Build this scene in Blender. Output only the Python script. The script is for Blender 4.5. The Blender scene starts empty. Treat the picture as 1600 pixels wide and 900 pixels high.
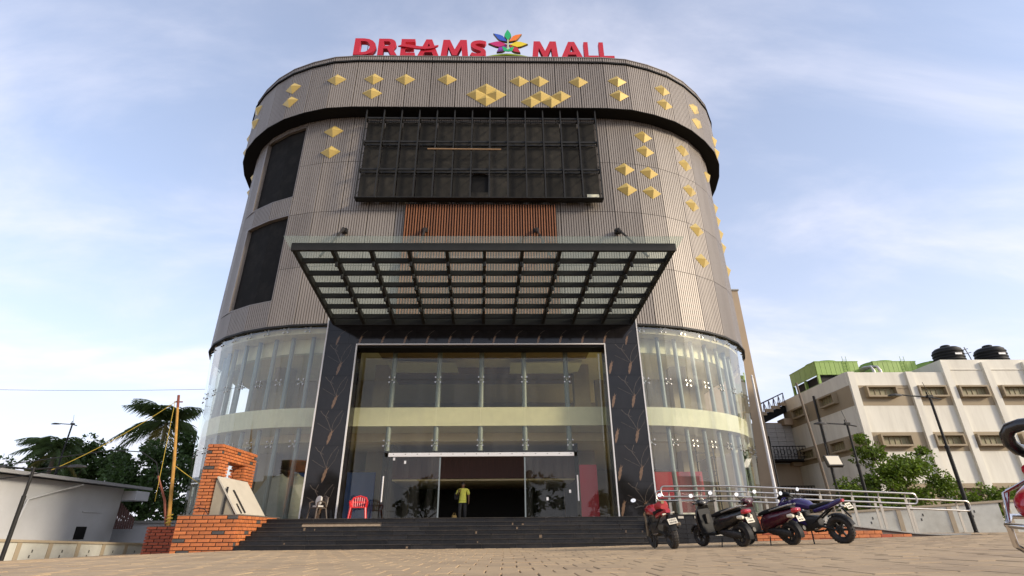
import bpy, math, random
from mathutils import Vector, Matrix
S = bpy.context.scene
COL = S.collection
random.seed(7)
R = math.radians

# ------------------------------------------------------------------ camera
cam = bpy.data.objects.new("camera", bpy.data.cameras.new("camera"))
COL.objects.link(cam)
cam.data.sensor_width = 36.0
cam.data.lens = 36.0 * 822 / 1600
cam.data.clip_start = 0.05
cam.data.clip_end = 4000
cam.matrix_world = Matrix.Translation((0, 0, .42)) @ Matrix.Rotation(R(-1.1), 4, 'Z') @ Matrix.Rotation(R(115.1), 4, 'X') @ Matrix.Rotation(R(-.46), 4, 'Z')
S.camera = cam

# ------------------------------------------------------------------ sky, sun, exposure
SUN_AZ, SUN_EL = R(64), R(20)            # azimuth measured from straight behind the camera towards the right
W = bpy.data.worlds.new("World"); S.world = W; W.use_nodes = True
nt = W.node_tree; N = nt.nodes; LK = nt.links
bg = N["Background"]
sky = N.new("ShaderNodeTexSky"); sky.sky_type = 'NISHITA'; sky.sun_disc = False
sky.sun_elevation = SUN_EL; sky.sun_rotation = math.pi - SUN_AZ
sky.air_density = 1.0; sky.dust_density = 1.6; sky.ozone_density = 3.0
tc = N.new("ShaderNodeTexCoord")
sep = N.new("ShaderNodeSeparateXYZ"); LK.new(tc.outputs["Generated"], sep.inputs[0])
def mth(op, a, b=None, c=None):
    n = N.new("ShaderNodeMath"); n.operation = op
    for i, v in enumerate((a, b, c)):
        if v is None: continue
        if isinstance(v, (int, float)): n.inputs[i].default_value = v
        else: LK.new(v, n.inputs[i])
    return n.outputs[0]
zc = mth('MAXIMUM', sep.outputs[2], 0.0)
dv = mth('ADD', zc, .22)
cmb = N.new("ShaderNodeCombineXYZ")
LK.new(mth('DIVIDE', sep.outputs[0], dv), cmb.inputs[0]); LK.new(mth('DIVIDE', sep.outputs[1], dv), cmb.inputs[1])
mp = N.new("ShaderNodeMapping"); LK.new(cmb.outputs[0], mp.inputs[0])
mp.inputs["Rotation"].default_value = (0, 0, R(-28)); mp.inputs["Scale"].default_value = (1.0, 2.1, 1)
mp.inputs["Location"].default_value = (3.3, 1.2, 0)
nz = N.new("ShaderNodeTexNoise"); LK.new(mp.outputs[0], nz.inputs["Vector"])
nz.inputs["Scale"].default_value = 1.15; nz.inputs["Detail"].default_value = 9; nz.inputs["Roughness"].default_value = .58; nz.inputs["Distortion"].default_value = .35
cr = N.new("ShaderNodeMapRange"); cr.interpolation_type = 'SMOOTHSTEP'
LK.new(nz.outputs[0], cr.inputs[0]); cr.inputs[1].default_value = .38; cr.inputs[2].default_value = .84; cr.inputs[3].default_value = 0; cr.inputs[4].default_value = .60
hz = mth('POWER', mth('SUBTRACT', 1.0, zc), 3.2)                 # haze thickens towards the horizon all the way round
fac = mth('MINIMUM', mth('ADD', mth('ADD', cr.outputs[0], mth('MULTIPLY', hz, .78)), .26), .96)
mx = N.new("ShaderNodeMix"); mx.data_type = 'RGBA'
LK.new(fac, mx.inputs[0]); LK.new(sky.outputs[0], mx.inputs[6]); mx.inputs[7].default_value = (3.85, 3.82, 4.3, 1)
LK.new(mx.outputs[2], bg.inputs[0]); bg.inputs[1].default_value = .15
sun = bpy.data.objects.new("sun", bpy.data.lights.new("sun", 'SUN')); COL.objects.link(sun)
sun.data.energy = 2.1; sun.data.angle = R(10); sun.data.color = (1, .86, .68)
sd = Vector((math.sin(SUN_AZ) * math.cos(SUN_EL), -math.cos(SUN_AZ) * math.cos(SUN_EL), math.sin(SUN_EL)))
sun.rotation_euler = sd.to_track_quat('Z', 'Y').to_euler()
sun.location = sd * 80
S.view_settings.view_transform = 'Standard'; S.view_settings.look = 'None'
S.view_settings.exposure = 0.88; S.view_settings.gamma = 1.0; S.view_settings.use_curve_mapping = False
S.cycles.transparent_max_bounces = 24; S.cycles.max_bounces = 8; S.cycles.diffuse_bounces = 4; S.cycles.glossy_bounces = 4
S.cycles.use_denoising = True; S.cycles.caustics_reflective = False; S.cycles.caustics_refractive = False

# ------------------------------------------------------------------ materials
def mat(name, col, rough=.6, metal=0.0, var=.0, scale=3.0, bump=0.0, bscale=30.0, rnd=0.0, stain=None, stain_amt=0.0, stain_scale=1.5, stretch=(1, 1, 1), coat=0.0, spec=.5):
    m = bpy.data.materials.new(name); m.use_nodes = True
    t = m.node_tree; n = t.nodes; l = t.links
    b = n["Principled BSDF"]
    b.inputs["Roughness"].default_value = rough; b.inputs["Metallic"].default_value = metal
    b.inputs["Coat Weight"].default_value = coat; b.inputs["Specular IOR Level"].default_value = spec
    c = n.new("ShaderNodeRGB"); c.outputs[0].default_value = (*col, 1); out = c.outputs[0]
    co = n.new("ShaderNodeTexCoord"); mpp = n.new("ShaderNodeMapping"); l.new(co.outputs["Object"], mpp.inputs[0]); mpp.inputs["Scale"].default_value = stretch
    geo = n.new("ShaderNodeNewGeometry")
    if stain:
        s = n.new("ShaderNodeTexNoise"); s.inputs["Scale"].default_value = stain_scale; s.inputs["Detail"].default_value = 7; s.inputs["Roughness"].default_value = .65
        mps = n.new("ShaderNodeMapping"); l.new(geo.outputs["Position"], mps.inputs[0]); mps.inputs["Scale"].default_value = stretch; l.new(mps.outputs[0], s.inputs["Vector"])
        r_ = n.new("ShaderNodeMapRange"); l.new(s.outputs[0], r_.inputs[0]); r_.inputs[1].default_value = .45; r_.inputs[2].default_value = .75; r_.inputs[4].default_value = stain_amt
        x = n.new("ShaderNodeMix"); x.data_type = 'RGBA'; l.new(r_.outputs[0], x.inputs[0]); l.new(out, x.inputs[6]); x.inputs[7].default_value = (*stain, 1); out = x.outputs[2]
    if var or rnd:
        h = n.new("ShaderNodeHueSaturation"); l.new(out, h.inputs["Color"])
        v = None
        if var:
            nn = n.new("ShaderNodeTexNoise"); nn.inputs["Scale"].default_value = scale; nn.inputs["Detail"].default_value = 6; l.new(mpp.outputs[0], nn.inputs["Vector"])
            q = n.new("ShaderNodeMapRange"); l.new(nn.outputs[0], q.inputs[0]); q.inputs[1].default_value = .25; q.inputs[2].default_value = .75; q.inputs[3].default_value = 1 - var; q.inputs[4].default_value = 1 + var; v = q.outputs[0]
        if rnd:
            oi = n.new("ShaderNodeObjectInfo"); ad = n.new("ShaderNodeMath"); ad.operation = 'ADD'
            l.new(oi.outputs["Random"], ad.inputs[0]); l.new(geo.outputs["Random Per Island"], ad.inputs[1])
            fr = n.new("ShaderNodeMath"); fr.operation = 'FRACT'; l.new(ad.outputs[0], fr.inputs[0])
            q = n.new("ShaderNodeMapRange"); l.new(fr.outputs[0], q.inputs[0]); q.inputs[3].default_value = 1 - rnd; q.inputs[4].default_value = 1 + rnd
            if v is None: v = q.outputs[0]
            else:
                mm = n.new("ShaderNodeMath"); mm.operation = 'MULTIPLY'; l.new(v, mm.inputs[0]); l.new(q.outputs[0], mm.inputs[1]); v = mm.outputs[0]
        l.new(v, h.inputs["Value"]); out = h.outputs[0]
    l.new(out, b.inputs["Base Color"])
    if bump:
        bn = n.new("ShaderNodeTexNoise"); bn.inputs["Scale"].default_value = bscale; bn.inputs["Detail"].default_value = 5; l.new(mpp.outputs[0], bn.inputs["Vector"])
        bp = n.new("ShaderNodeBump"); bp.inputs["Strength"].default_value = bump; bp.inputs["Distance"].default_value = .02; l.new(bn.outputs[0], bp.inputs["Height"]); l.new(bp.outputs[0], b.inputs["Normal"])
    return m

def glass_mat(name, tint, k=2.0, base=0.02, rough=.0, dirt_haze=0.0, dirt_haze_col=(.6, .58, .5), trans=False):
    m = bpy.data.materials.new(name); m.use_nodes = True
    t = m.node_tree; n = t.nodes; l = t.links; n.remove(n["Principled BSDF"])
    o = n["Material Output"]
    tr = n.new("ShaderNodeBsdfTransparent"); tr.inputs[0].default_value = (*tint, 1)
    gl = n.new("ShaderNodeBsdfGlossy"); gl.inputs["Roughness"].default_value = rough; gl.inputs[0].default_value = (.95, .97, .95, 1)
    fr = n.new("ShaderNodeFresnel"); fr.inputs[0].default_value = 1.5
    ge = n.new("ShaderNodeNewGeometry")
    a = n.new("ShaderNodeMath"); a.operation = 'MULTIPLY_ADD'; l.new(fr.outputs[0], a.inputs[0]); a.inputs[1].default_value = k; a.inputs[2].default_value = base; a.use_clamp = True
    inv = n.new("ShaderNodeMath"); inv.operation = 'SUBTRACT'; inv.inputs[0].default_value = 1; l.new(ge.outputs["Backfacing"], inv.inputs[1])
    f = n.new("ShaderNodeMath"); f.operation = 'MULTIPLY'; l.new(a.outputs[0], f.inputs[0]); l.new(inv.outputs[0], f.inputs[1])
    mix = n.new("ShaderNodeMixShader"); l.new(f.outputs[0], mix.inputs[0]); l.new(tr.outputs[0], mix.inputs[1]); l.new(gl.outputs[0], mix.inputs[2])
    res = mix.outputs[0]
    if dirt_haze:
        nn = n.new("ShaderNodeTexNoise"); mpp = n.new("ShaderNodeMapping"); l.new(ge.outputs["Position"], mpp.inputs[0]); mpp.inputs["Scale"].default_value = (1.6, 1.6, .22); l.new(mpp.outputs[0], nn.inputs["Vector"])
        nn.inputs["Scale"].default_value = 1.7; nn.inputs["Detail"].default_value = 7
        r_ = n.new("ShaderNodeMapRange"); l.new(nn.outputs[0], r_.inputs[0]); r_.inputs[1].default_value = .42; r_.inputs[2].default_value = .8; r_.inputs[3].default_value = dirt_haze * .8 if trans else 0.0; r_.inputs[4].default_value = dirt_haze
        ff = n.new("ShaderNodeMath"); ff.operation = 'MULTIPLY'; l.new(r_.outputs[0], ff.inputs[0]); l.new(inv.outputs[0], ff.inputs[1])
        di = n.new("ShaderNodeBsdfTranslucent" if trans else "ShaderNodeBsdfDiffuse"); di.inputs[0].default_value = (*dirt_haze_col, 1)
        m2 = n.new("ShaderNodeMixShader"); l.new(ff.outputs[0], m2.inputs[0]); l.new(res, m2.inputs[1]); l.new(di.outputs[0], m2.inputs[2]); res = m2.outputs[0]
    l.new(res, o.inputs[0])
    return m

def leaf_mat(name, col, var=.35):
    m = mat(name, col, rough=.55, rnd=var, spec=.3)
    t = m.node_tree; b = t.nodes["Principled BSDF"]
    tl = t.nodes.new("ShaderNodeBsdfTranslucent"); src = b.inputs["Base Color"].links[0].from_socket
    t.links.new(src, tl.inputs[0]); ms = t.nodes.new("ShaderNodeMixShader"); ms.inputs[0].default_value = .3
    t.links.new(b.outputs[0], ms.inputs[1]); t.links.new(tl.outputs[0], ms.inputs[2]); t.links.new(ms.outputs[0], t.nodes["Material Output"].inputs[0])
    return m

M = {}
M['clad'] = mat("ribbed_aluminium", (.285, .248, .210), .48, .15, var=.07, scale=.9, rnd=.09, stain=(.19, .16, .135), stain_amt=.6, stain_scale=1.3, stretch=(1, 1, .10))
M['cap'] = mat("coping_aluminium", (.26, .225, .195), .4, .3)
M['black'] = mat("black_sheet", (.010, .0095, .009), .8, spec=.2)
M['gold'] = mat("gold_sheet", (.63, .46, .14), .38, .2, var=.05)
M['steel'] = mat("dark_painted_steel", (.017, .0165, .015), .6, .0, var=.2, scale=2, spec=.3)
M['screen'] = mat("dusty_screen_board", (.022, .0205, .017), .85, stain=(.048, .042, .033), stain_amt=.7, stain_scale=2.4, rnd=.3, spec=.2)
M['darkwin'] = mat("dark_mesh_sheet", (.016, .0155, .0145), .9, stain=(.035, .032, .028), stain_amt=.7, stain_scale=1.6, spec=.15)
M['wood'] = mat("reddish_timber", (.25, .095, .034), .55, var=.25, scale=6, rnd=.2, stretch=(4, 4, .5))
M['marble'] = mat("black_polished_marble", (.014, .0125, .0125), .06, var=.3, scale=2, spec=.36)
M['vein'] = mat("gold_marble_vein", (.17, .10, .055), .15, var=.3, scale=9)
M['veinthin'] = mat("pale_marble_vein", (.115, .09, .068), .15)
M['white'] = mat("white_trim", (.72, .70, .68), .4)
M['cream'] = mat("cream_plaster", (.72, .69, .50), .75, var=.06)
M['ceil'] = mat("ceiling_plaster", (.72, .63, .42), .8, var=.05)
M['ceilb'] = mat("brown_ceiling_coffer", (.25, .17, .09), .7)
M['inwall'] = mat("interior_wall", (.40, .33, .22), .8, var=.15, scale=1)
M['infloor'] = mat("interior_floor", (.42, .37, .28), .25)
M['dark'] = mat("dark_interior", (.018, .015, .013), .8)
M['colm'] = mat("grey_column", (.21, .24, .245), .45, .1)
M['inox'] = mat("stainless_steel", (.46, .435, .40), .33, 1.0, var=.1, scale=8)
M['glass'] = glass_mat("facade_glass", (.955, .97, .925), 2.3, .01, dirt_haze=.16)  # pale streaks are dirt and also paint in a milky sky reflection
M['dglass'] = glass_mat("door_glass", (.93, .93, .86), 1.1, .0, dirt_haze=.05)
M['cglass'] = glass_mat("canopy_glass", (.90, .94, .90), 1.0, .0, dirt_haze=.27, dirt_haze_col=(.70, .73, .63), trans=True)
M['granite'] = mat("black_granite", (.0165, .0165, .018), .42, var=.35, scale=14, rnd=.35, stain=(.05, .042, .034), stain_amt=.5, stain_scale=2.2, spec=.3)
M['mortar'] = mat("beige_mortar", (.38, .29, .2), .9, var=.2, scale=8, bump=.3)
M['dmortar'] = mat("grey_mortar", (.17, .13, .105), .9)
M['brick'] = mat("orange_brick", (.52, .165, .05), .7, var=.14, scale=9, rnd=.16, bump=.25, bscale=40, stain=(.34, .1, .05), stain_amt=.6, stain_scale=3)
M['brickr'] = mat("rust_brick", (.36, .075, .03), .75, var=.14, scale=9, rnd=.2, bump=.25, bscale=40)
M['brickd'] = mat("grey_brick", (.075, .07, .065), .7, var=.2, scale=9)
M['paver'] = mat("tan_paver", (.46, .33, .19), .85, var=.10, scale=5, rnd=.06, bump=.35, bscale=60, stain=(.27, .19, .12), stain_amt=.75, stain_scale=.7)
M['sand'] = mat("joint_sand", (.15, .10, .062), .95, var=.2, scale=10)
M['stone'] = mat("pale_stone_slab", (.58, .53, .43), .55, var=.08, scale=2)
M['stoned'] = mat("darker_stone_slab", (.36, .31, .22), .7, stain=(.2, .16, .11), stain_amt=.6, stain_scale=1.6)  # darker, blotched stone colour for the end slab
M['red'] = mat("red_sign_paint", (.52, .012, .03), .55)
M['black_rub'] = mat("black_rubber", (.025, .023, .021), .75, stain=(.11, .075, .045), stain_amt=.55, stain_scale=9)
M['bplastic'] = mat("black_plastic", (.013, .013, .013), .6, spec=.25)
M['bpaint'] = mat("black_gloss_paint", (.012, .012, .013), .24, coat=.25, stain=(.06, .045, .03), stain_amt=.5, stain_scale=9)
M['engine'] = mat("grey_cast_metal", (.045, .042, .038), .5, .5, var=.3, scale=20)
M['mirror'] = mat("mirror_glass", (.85, .86, .86), .04, 1.0)
M['chrome'] = mat("chromed_tube", (.66, .64, .62), .13, 1.0)
M['plate'] = mat("white_number_plate", (.72, .66, .52), .5)
M['grass'] = mat("dry_soil", (.12, .1, .06), .95)
M['groove'] = mat('rib_shade_paint', (.12, .101, .084), .8)  # groove floors coloured darker to paint in shade between the ribs
M['chip'] = mat('bare_mortar', (.20, .14, .09), .9, var=.3, scale=20)
M['tread'] = mat('worn_granite_edge', (.034, .030, .026), .5, var=.3, scale=14, rnd=.25, stain=(.075, .058, .042), stain_amt=.6, stain_scale=2.2, spec=.3)
# ------------------------------------------------------------------ mesh builder
WL = {}
class MB:
    def __init__(s): s.v = []; s.f = []; s.m = []
    def add(s, vs, fs, m=0, T=None):
        k = len(s.v)
        s.v += [tuple(T @ Vector(p)) if T is not None else tuple(p) for p in vs]
        for f in fs: s.f.append(tuple(i + k for i in f)); s.m.append(m)
        return s
    def box(s, a, b, m=0, T=None):
        (x0, y0, z0), (x1, y1, z1) = a, b
        return s.add([(x0, y0, z0), (x1, y0, z0), (x1, y1, z0), (x0, y1, z0), (x0, y0, z1), (x1, y0, z1), (x1, y1, z1), (x0, y1, z1)],
                     [(0, 3, 2, 1), (4, 5, 6, 7), (0, 1, 5, 4), (1, 2, 6, 5), (2, 3, 7, 6), (3, 0, 4, 7)], m, T)
    def cbox(s, a, b, c=.01, m=0, T=None):     # box with its top and vertical edges chamfered
        (x0, y0, z0), (x1, y1, z1) = a, b
        def ring(i, z): return [(x0 + i + c, y0 + i, z), (x1 - i - c, y0 + i, z), (x1 - i, y0 + i + c, z), (x1 - i, y1 - i - c, z), (x1 - i - c, y1 - i, z), (x0 + i + c, y1 - i, z), (x0 + i, y1 - i - c, z), (x0 + i, y0 + i + c, z)]
        vs = ring(0, z0) + ring(0, z1 - c) + ring(c, z1)
        fs = [tuple(range(7, -1, -1)), tuple(range(16, 24))]
        for r in (0, 8):
            for i in range(8): j = (i + 1) % 8; fs.append((r + i, r + j, r + 8 + j, r + 8 + i))
        return s.add(vs, fs, m, T)
    def tube(s, pts, r, n=8, m=0, cap=True, T=None):
        P = [Vector(p) for p in pts]; rs = r if isinstance(r, (list, tuple)) else [r] * len(P)
        vs = []; fs = []; up = None
        for i, p in enumerate(P):
            d = (P[min(i + 1, len(P) - 1)] - P[max(i - 1, 0)]).normalized()
            if up is None: up = Vector((0, 0, 1)) if abs(d.z) < .9 else Vector((1, 0, 0))
            a = d.cross(up)
            if a.length < 1e-4: a = d.cross(Vector((0, 1, .3)))
            a.normalize(); b = d.cross(a).normalized(); up = -b if (-b).dot(up) > b.dot(up) else b
            b = a.cross(d)
            for k in range(n):
                t = 2 * math.pi * k / n
                vs.append(p + (a * math.cos(t) + b * math.sin(t)) * rs[i])
        for i in range(len(P) - 1):
            for k in range(n):
                q = (k + 1) % n; fs.append((i * n + k, (i + 1) * n + k, (i + 1) * n + q, i * n + q))
        if cap: fs.append(tuple(range(n))); fs.append(tuple(range((len(P) - 1) * n + n - 1, (len(P) - 1) * n - 1, -1)))
        return s.add(vs, fs, m, T)
    def lathe(s, prof, n=24, m=0, T=None, closed=False):      # profile of (radius, height) turned round z
        vs = []; fs = []
        for (r, z) in prof:
            for k in range(n): t = 2 * math.pi * k / n; vs.append((r * math.cos(t), r * math.sin(t), z))
        L = len(prof)
        for i in range(L if closed else L - 1):
            for k in range(n):
                q = (k + 1) % n; i2 = (i + 1) % L; fs.append((i * n + k, i * n + q, i2 * n + q, i2 * n + k))
        if not closed:
            fs.append(tuple(range(n - 1, -1, -1))); fs.append(tuple(range((L - 1) * n, L * n)))
        return s.add(vs, fs, m, T)
    def prism(s, pts, y0, y1, m=0, T=None):    # polygon in x,z pushed along y
        n = len(pts)
        vs = [(x, y0, z) for x, z in pts] + [(x, y1, z) for x, z in pts]
        fs = [tuple(range(n)), tuple(range(2 * n - 1, n - 1, -1))] + [(i, i + n, (i + 1) % n + n, (i + 1) % n) for i in range(n)]
        return s.add(vs, fs, m, T)
    def loft(s, rings, m=0, cap=True, T=None):
        n = len(rings[0]); vs = [p for r in rings for p in r]; fs = []
        for i in range(len(rings) - 1):
            for k in range(n): q = (k + 1) % n; fs.append((i * n + k, i * n + q, (i + 1) * n + q, (i + 1) * n + k))
        if cap: fs.append(tuple(range(n - 1, -1, -1))); fs.append(tuple(range((len(rings) - 1) * n, len(rings) * n)))
        return s.add(vs, fs, m, T)
    def build(s, name, mats, parent=None, smooth=False, center=True, sub=0):
        if not isinstance(mats, (list, tuple)): mats = [mats]
        c = Vector((0, 0, 0))
        if center and s.v:
            lo = [min(p[i] for p in s.v) for i in range(3)]; hi = [max(p[i] for p in s.v) for i in range(3)]
            c = Vector([(a + b) / 2 for a, b in zip(lo, hi)])
            if parent is None: c.z = lo[2]
        me = bpy.data.meshes.new(name)
        me.from_pydata([tuple(Vector(p) - c) for p in s.v], [], s.f)
        for q in mats: me.materials.append(q)
        if len(mats) > 1: me.polygons.foreach_set('material_index', s.m)
        if smooth:
            me.polygons.foreach_set('use_smooth', [True] * len(me.polygons))
            try: me.set_sharp_from_angle(angle=R(40))
            except Exception: pass
        me.update()
        return link(name, me, parent, c)
def link(name, me, parent=None, loc=(0, 0, 0), rot=None):
    o = bpy.data.objects.new(name, me); COL.objects.link(o)
    loc = Vector(loc)
    if parent is not None:
        o.parent = parent; o.location = loc - WL[parent.name]
    else: o.location = loc
    if rot is not None: o.rotation_euler = rot
    WL[o.name] = loc.copy()
    return o
def tag(o, label=None, cat=None, group=None, kind=None):
    if label: o['label'] = label
    if cat: o['category'] = cat
    if group: o['group'] = group
    if kind: o['kind'] = kind
    return o
def thing(name, label, cat, loc=(0, 0, 0), group=None):
    o = bpy.data.objects.new(name, None); COL.objects.link(o); o.location = loc; o.empty_display_size = .3
    WL[o.name] = Vector(loc)
    return tag(o, label, cat, group)
def copy_tree(o, parent=None):
    c = o.copy(); COL.objects.link(c); c.parent = parent; WL[c.name] = WL[o.name].copy()
    for ch in list(o.children): copy_tree(ch, c)
    return c
def frame(o, x, y, z):       # 4x4 from origin and three axes
    return Matrix(((x[0], y[0], z[0], o[0]), (x[1], y[1], z[1], o[1]), (x[2], y[2], z[2], o[2]), (0, 0, 0, 1)))
def RZ(a, loc=(0, 0, 0)): return Matrix.Translation(loc) @ Matrix.Rotation(a, 4, 'Z')

def gz(x, y=0):              # height of the forecourt: falls away to the left, climbs a little to the right
    if x < -9: return max(-.95, .035 * (x + 9))
    if x > 1.5: return min(.34, .02 * (x - 1.5))
    return 0.0

# ------------------------------------------------------------------ ground and paving
xs = [-900, -300, -90, -60, -36.2, -28, -20, -14, -9, -5, 0, 1.5, 5, 10, 14, 18.5, 26, 40, 90, 300, 900]
ys = [-600, -150, -50, -20, -5, 0, 5, 10, 15, 20, 26, 34, 45, 70, 150, 400, 1500]
g = MB(); nx = len(xs)
g.add([(x, y, gz(x) - .016) for y in ys for x in xs], [(j * nx + i, j * nx + i + 1, (j + 1) * nx + i + 1, (j + 1) * nx + i) for j in range(len(ys) - 1) for i in range(nx - 1)])
ground = tag(g.build('ground', M['sand'], center=False), kind='structure')
PW, PD, J = .43, .66, .02
cells = []
r = 0; y = 1.2
while y < 32:
    off = (r % 2) * .5 * PW + random.uniform(-.02, .02)
    lim = max(5, y * 1.13 + 2)
    i0 = int((-lim) / PW) - 1; i1 = int(lim / PW) + 1
    for i in range(i0, i1):
        x = i * PW + off
        if y > 19.4 and -11.3 < x < 16.9: continue
        if y > 22.6 and -14.3 < x < 17.2: continue
        if x < -19.2 and y > 22: continue
        if x > 18 + (y - 20) * .9 and y > 23: continue
        cells.append((x, y))
    r += 1; y += PD
def paver(mb, x, y, T=None):
    dz = random.uniform(-.004, .004); t = random.uniform(-.003, .003)
    a, b, c, d = x + J / 2, x + PW - J / 2, y + J / 2, y + PD - J / 2; e = .007
    def z(px, q): return gz(px) + dz + t * (1 if q > y + PD / 2 else -1)
    vs = [(a, c, gz(a) - .03), (b, c, gz(b) - .03), (b, d, gz(b) - .03), (a, d, gz(a) - .03),
          (a, c, z(a, c) - e), (b, c, z(b, c) - e), (b, d, z(b, d) - e), (a, d, z(a, d) - e),
          (a + e, c + e, z(a, c)), (b - e, c + e, z(b, c)), (b - e, d - e, z(b, d)), (a + e, d - e, z(a, d))]
    fs = [(0, 1, 5, 4), (1, 2, 6, 5), (2, 3, 7, 6), (3, 0, 4, 7), (4, 5, 9, 8), (5, 6, 10, 9), (6, 7, 11, 10), (7, 4, 8, 11), (8, 9, 10, 11)]
    mb.add(vs, fs)
vis = sorted([c for c in cells if c[1] > 6.6 and abs(c[0] + .1) < .93 * c[1] + .8], key=lambda c: c[1])
near = set(vis[:296])
rest = MB()
for c in cells:
    if c in near:
        b = MB(); paver(b, *c); b.build('paver', M['paver'], ground)
    else: paver(rest, *c)
tag(rest.build('paving', M['paver'], ground), kind='stuff')

# ------------------------------------------------------------------ the mall: curved plan
XC = -1.35
def dens(ctrl, n=24):
    P = [Vector(p) for p in ctrl]; out = []
    for i in range(len(P) - 1):
        p0, p1, p2, p3 = P[max(i - 1, 0)], P[i], P[i + 1], P[min(i + 2, len(P) - 1)]
        a = (p2 - p1).length
        if i == 0:
            out += [p1 + (p2 - p1) * (k / n) for k in range(n)]; continue
        m1 = (p2 - p0) / (a + (p1 - p0).length) * a
        m2 = (p3 - p1) / ((p3 - p2).length + a + 1e-9) * a
        for k in range(n):
            t = k / n; t2 = t * t; t3 = t2 * t
            out.append((2 * t3 - 3 * t2 + 1) * p1 + (t3 - 2 * t2 + t) * m1 + (-2 * t3 + 3 * t2) * p2 + (t3 - t2) * m2)
    out.append(P[-1]); s = [0]
    for a, b in zip(out, out[1:]): s.append(s[-1] + (b - a).length)
    return out, s
class Prof:
    def __init__(q, ctrl, Y0): q.o, q.s = dens(ctrl); q.Y0 = Y0
    def at(q, s):
        a = abs(s); lo, hi = 0, len(q.s) - 1
        while hi - lo > 1:
            m = (lo + hi) // 2
            if q.s[m] <= a: lo = m
            else: hi = m
        t = min(1.5, (a - q.s[lo]) / (q.s[hi] - q.s[lo])); p = q.o[lo].lerp(q.o[hi], t)
        return Vector((XC + math.copysign(p.x, s), q.Y0 + p.y, 0))
    def nrm(q, s):
        d = q.at(s + .05) - q.at(s - .05); return Vector((d.y, -d.x, 0)).normalized()
BODY = Prof([(0, 0), (7, 0), (9.3, .2), (10.8, .65), (12.3, 1.37), (13.6, 2.3), (14.5, 3.3), (15.3, 4.6), (15.9, 6.3), (16.2, 8.3), (16.3, 11), (16.3, 22)], 24.3)
CROWN = Prof([(0, 0), (7, 0), (9.1, .15), (11.3, .85), (12.6, 1.5), (13.8, 2.4), (15.1, 3.65), (16.05, 5.1), (16.7, 6.9), (17.0, 8.9), (17.1, 11.5), (17.1, 22)], 23.46)
PP = 1.5
def facet(pf, s, off=0.0):                     # ends and outward normal of the flat facet that holds s
    i = math.floor(s / PP); a = pf.at(i * PP); b = pf.at((i + 1) * PP)
    if off:
        a = a + pf.nrm(i * PP) * off; b = b + pf.nrm((i + 1) * PP) * off
    d = (b - a).normalized(); return a, b, d, Vector((d.y, -d.x, 0)), i
Z0, Z1, Z2 = 9.86, 23.1, 27.2
mall = thing('mall_building', 'big curved mall clad in ribbed taupe metal with gold pyramids above a glass storey', 'building', (XC, 32, 0))

def rib_panel(pf, i, z0, z1, name='cladding_panel', nr=11, m='clad', sa=None, sb=None, label=None):
    sa = i * PP if sa is None else sa; sb = (i + 1) * PP if sb is None else sb
    a, b = pf.at(sa), pf.at(sb); d = (b - a); L = d.length; d.normalize(); n = Vector((d.y, -d.x, 0))
    gap = .013; pts = []; nr = max(1, round(nr * L / PP)); w = (L - 2 * gap) / nr; dp = .05
    for k in range(nr):
        x = gap + k * w
        pts += [(x, 0), (x + .21 * w, 0), (x + .26 * w, dp), (x + .95 * w, dp)]
    pts.append((L - gap, 0))
    vs = []; fs = []
    for (x, h) in pts:
        p = a + d * x + n * (h - dp)
        vs += [(p.x, p.y, z0 + .012), (p.x, p.y, z1 - .012)]
    mb = MB().add(vs, [(2 * k, 2 * k + 2, 2 * k + 3, 2 * k + 1) for k in range(len(pts) - 1)])
    mb.m = [1 if k % 4 == 0 else 0 for k in range(len(pts) - 1)]
    o = mb.build(name, [M[m], M['groove']], mall)
    if label: o['label'] = label
    return o
WIN = [(-14.0, -10.45, 17.7, 22.9), (-13.6, -10.45, 11.3, 16.55)]      # dark screens let into the left corner
WSN = [(-9, -7)]                                                       # facets -9..-7 hold them
rows = [Z0, 13.1, 16.45, 19.8, Z1]
for i in range(-16, 16):
    if -9 <= i <= -8 or i == -10:
        # the corner with the two dark screens: strips above, between and below
        for za, zb in ((Z0, 11.3), (16.55, 17.7), (22.75, Z1)): rib_panel(BODY, i, za, zb)
        if i == -10:
            for za, zb in ((11.3, 16.55), (17.7, 22.75)): rib_panel(BODY, i, za, zb, sa=-15.0, sb=-14.0)
        continue
    for za, zb in zip(rows, rows[1:]): rib_panel(BODY, i, za, zb)
for sa0, sb0, za, zb in WIN:
    f = MB()
    for i in (-10, -9, -8):
        sa, sb = max(i * PP, -14.0), (i + 1) * PP
        a, b = BODY.at(sa), BODY.at(sb); d = (b - a).normalized(); n = Vector((d.y, -d.x, 0)); T = frame(a, d, -n, (0, 0, 1)); L = (b - a).length
        mb = MB().box((.005, .22, za), (L - .005, .25, zb), T=T)
        mb.build('dark_screen_panel', M['darkwin'], mall)
        f.box((0, .0, zb - .07), (L, .22, zb), T=T); f.box((0, .0, za), (L, .22, za + .05), T=T)
        if i == -10: f.box((0, -.01, za + .05), (.10, .22, zb - .07), T=T)
        if i == -8: f.box((L - .05, .0, za + .05), (L, .22, zb - .07), T=T)
    f.build('screen_frame', M['cap'], mall)
# core wall behind the cladding, so that joints read dark
for pf, za, zb, nm in ((BODY, Z0 + .02, Z1, 'core_wall'), (CROWN, Z1 + .02, Z2 - .1, 'crown_core')):
    vs = []; fs = []; K = [k * PP / 2 for k in range(-32, 33)]
    for s in K:
        p = pf.at(s) - pf.nrm(s) * (.16 if nm == 'crown_core' else .34); vs += [(p.x, p.y, za), (p.x, p.y, zb)]
    for k in range(len(K) - 1): fs.append((2 * k, 2 * k + 2, 2 * k + 3, 2 * k + 1))
    MB().add(vs, fs).build(nm, M['black'], mall)
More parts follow.
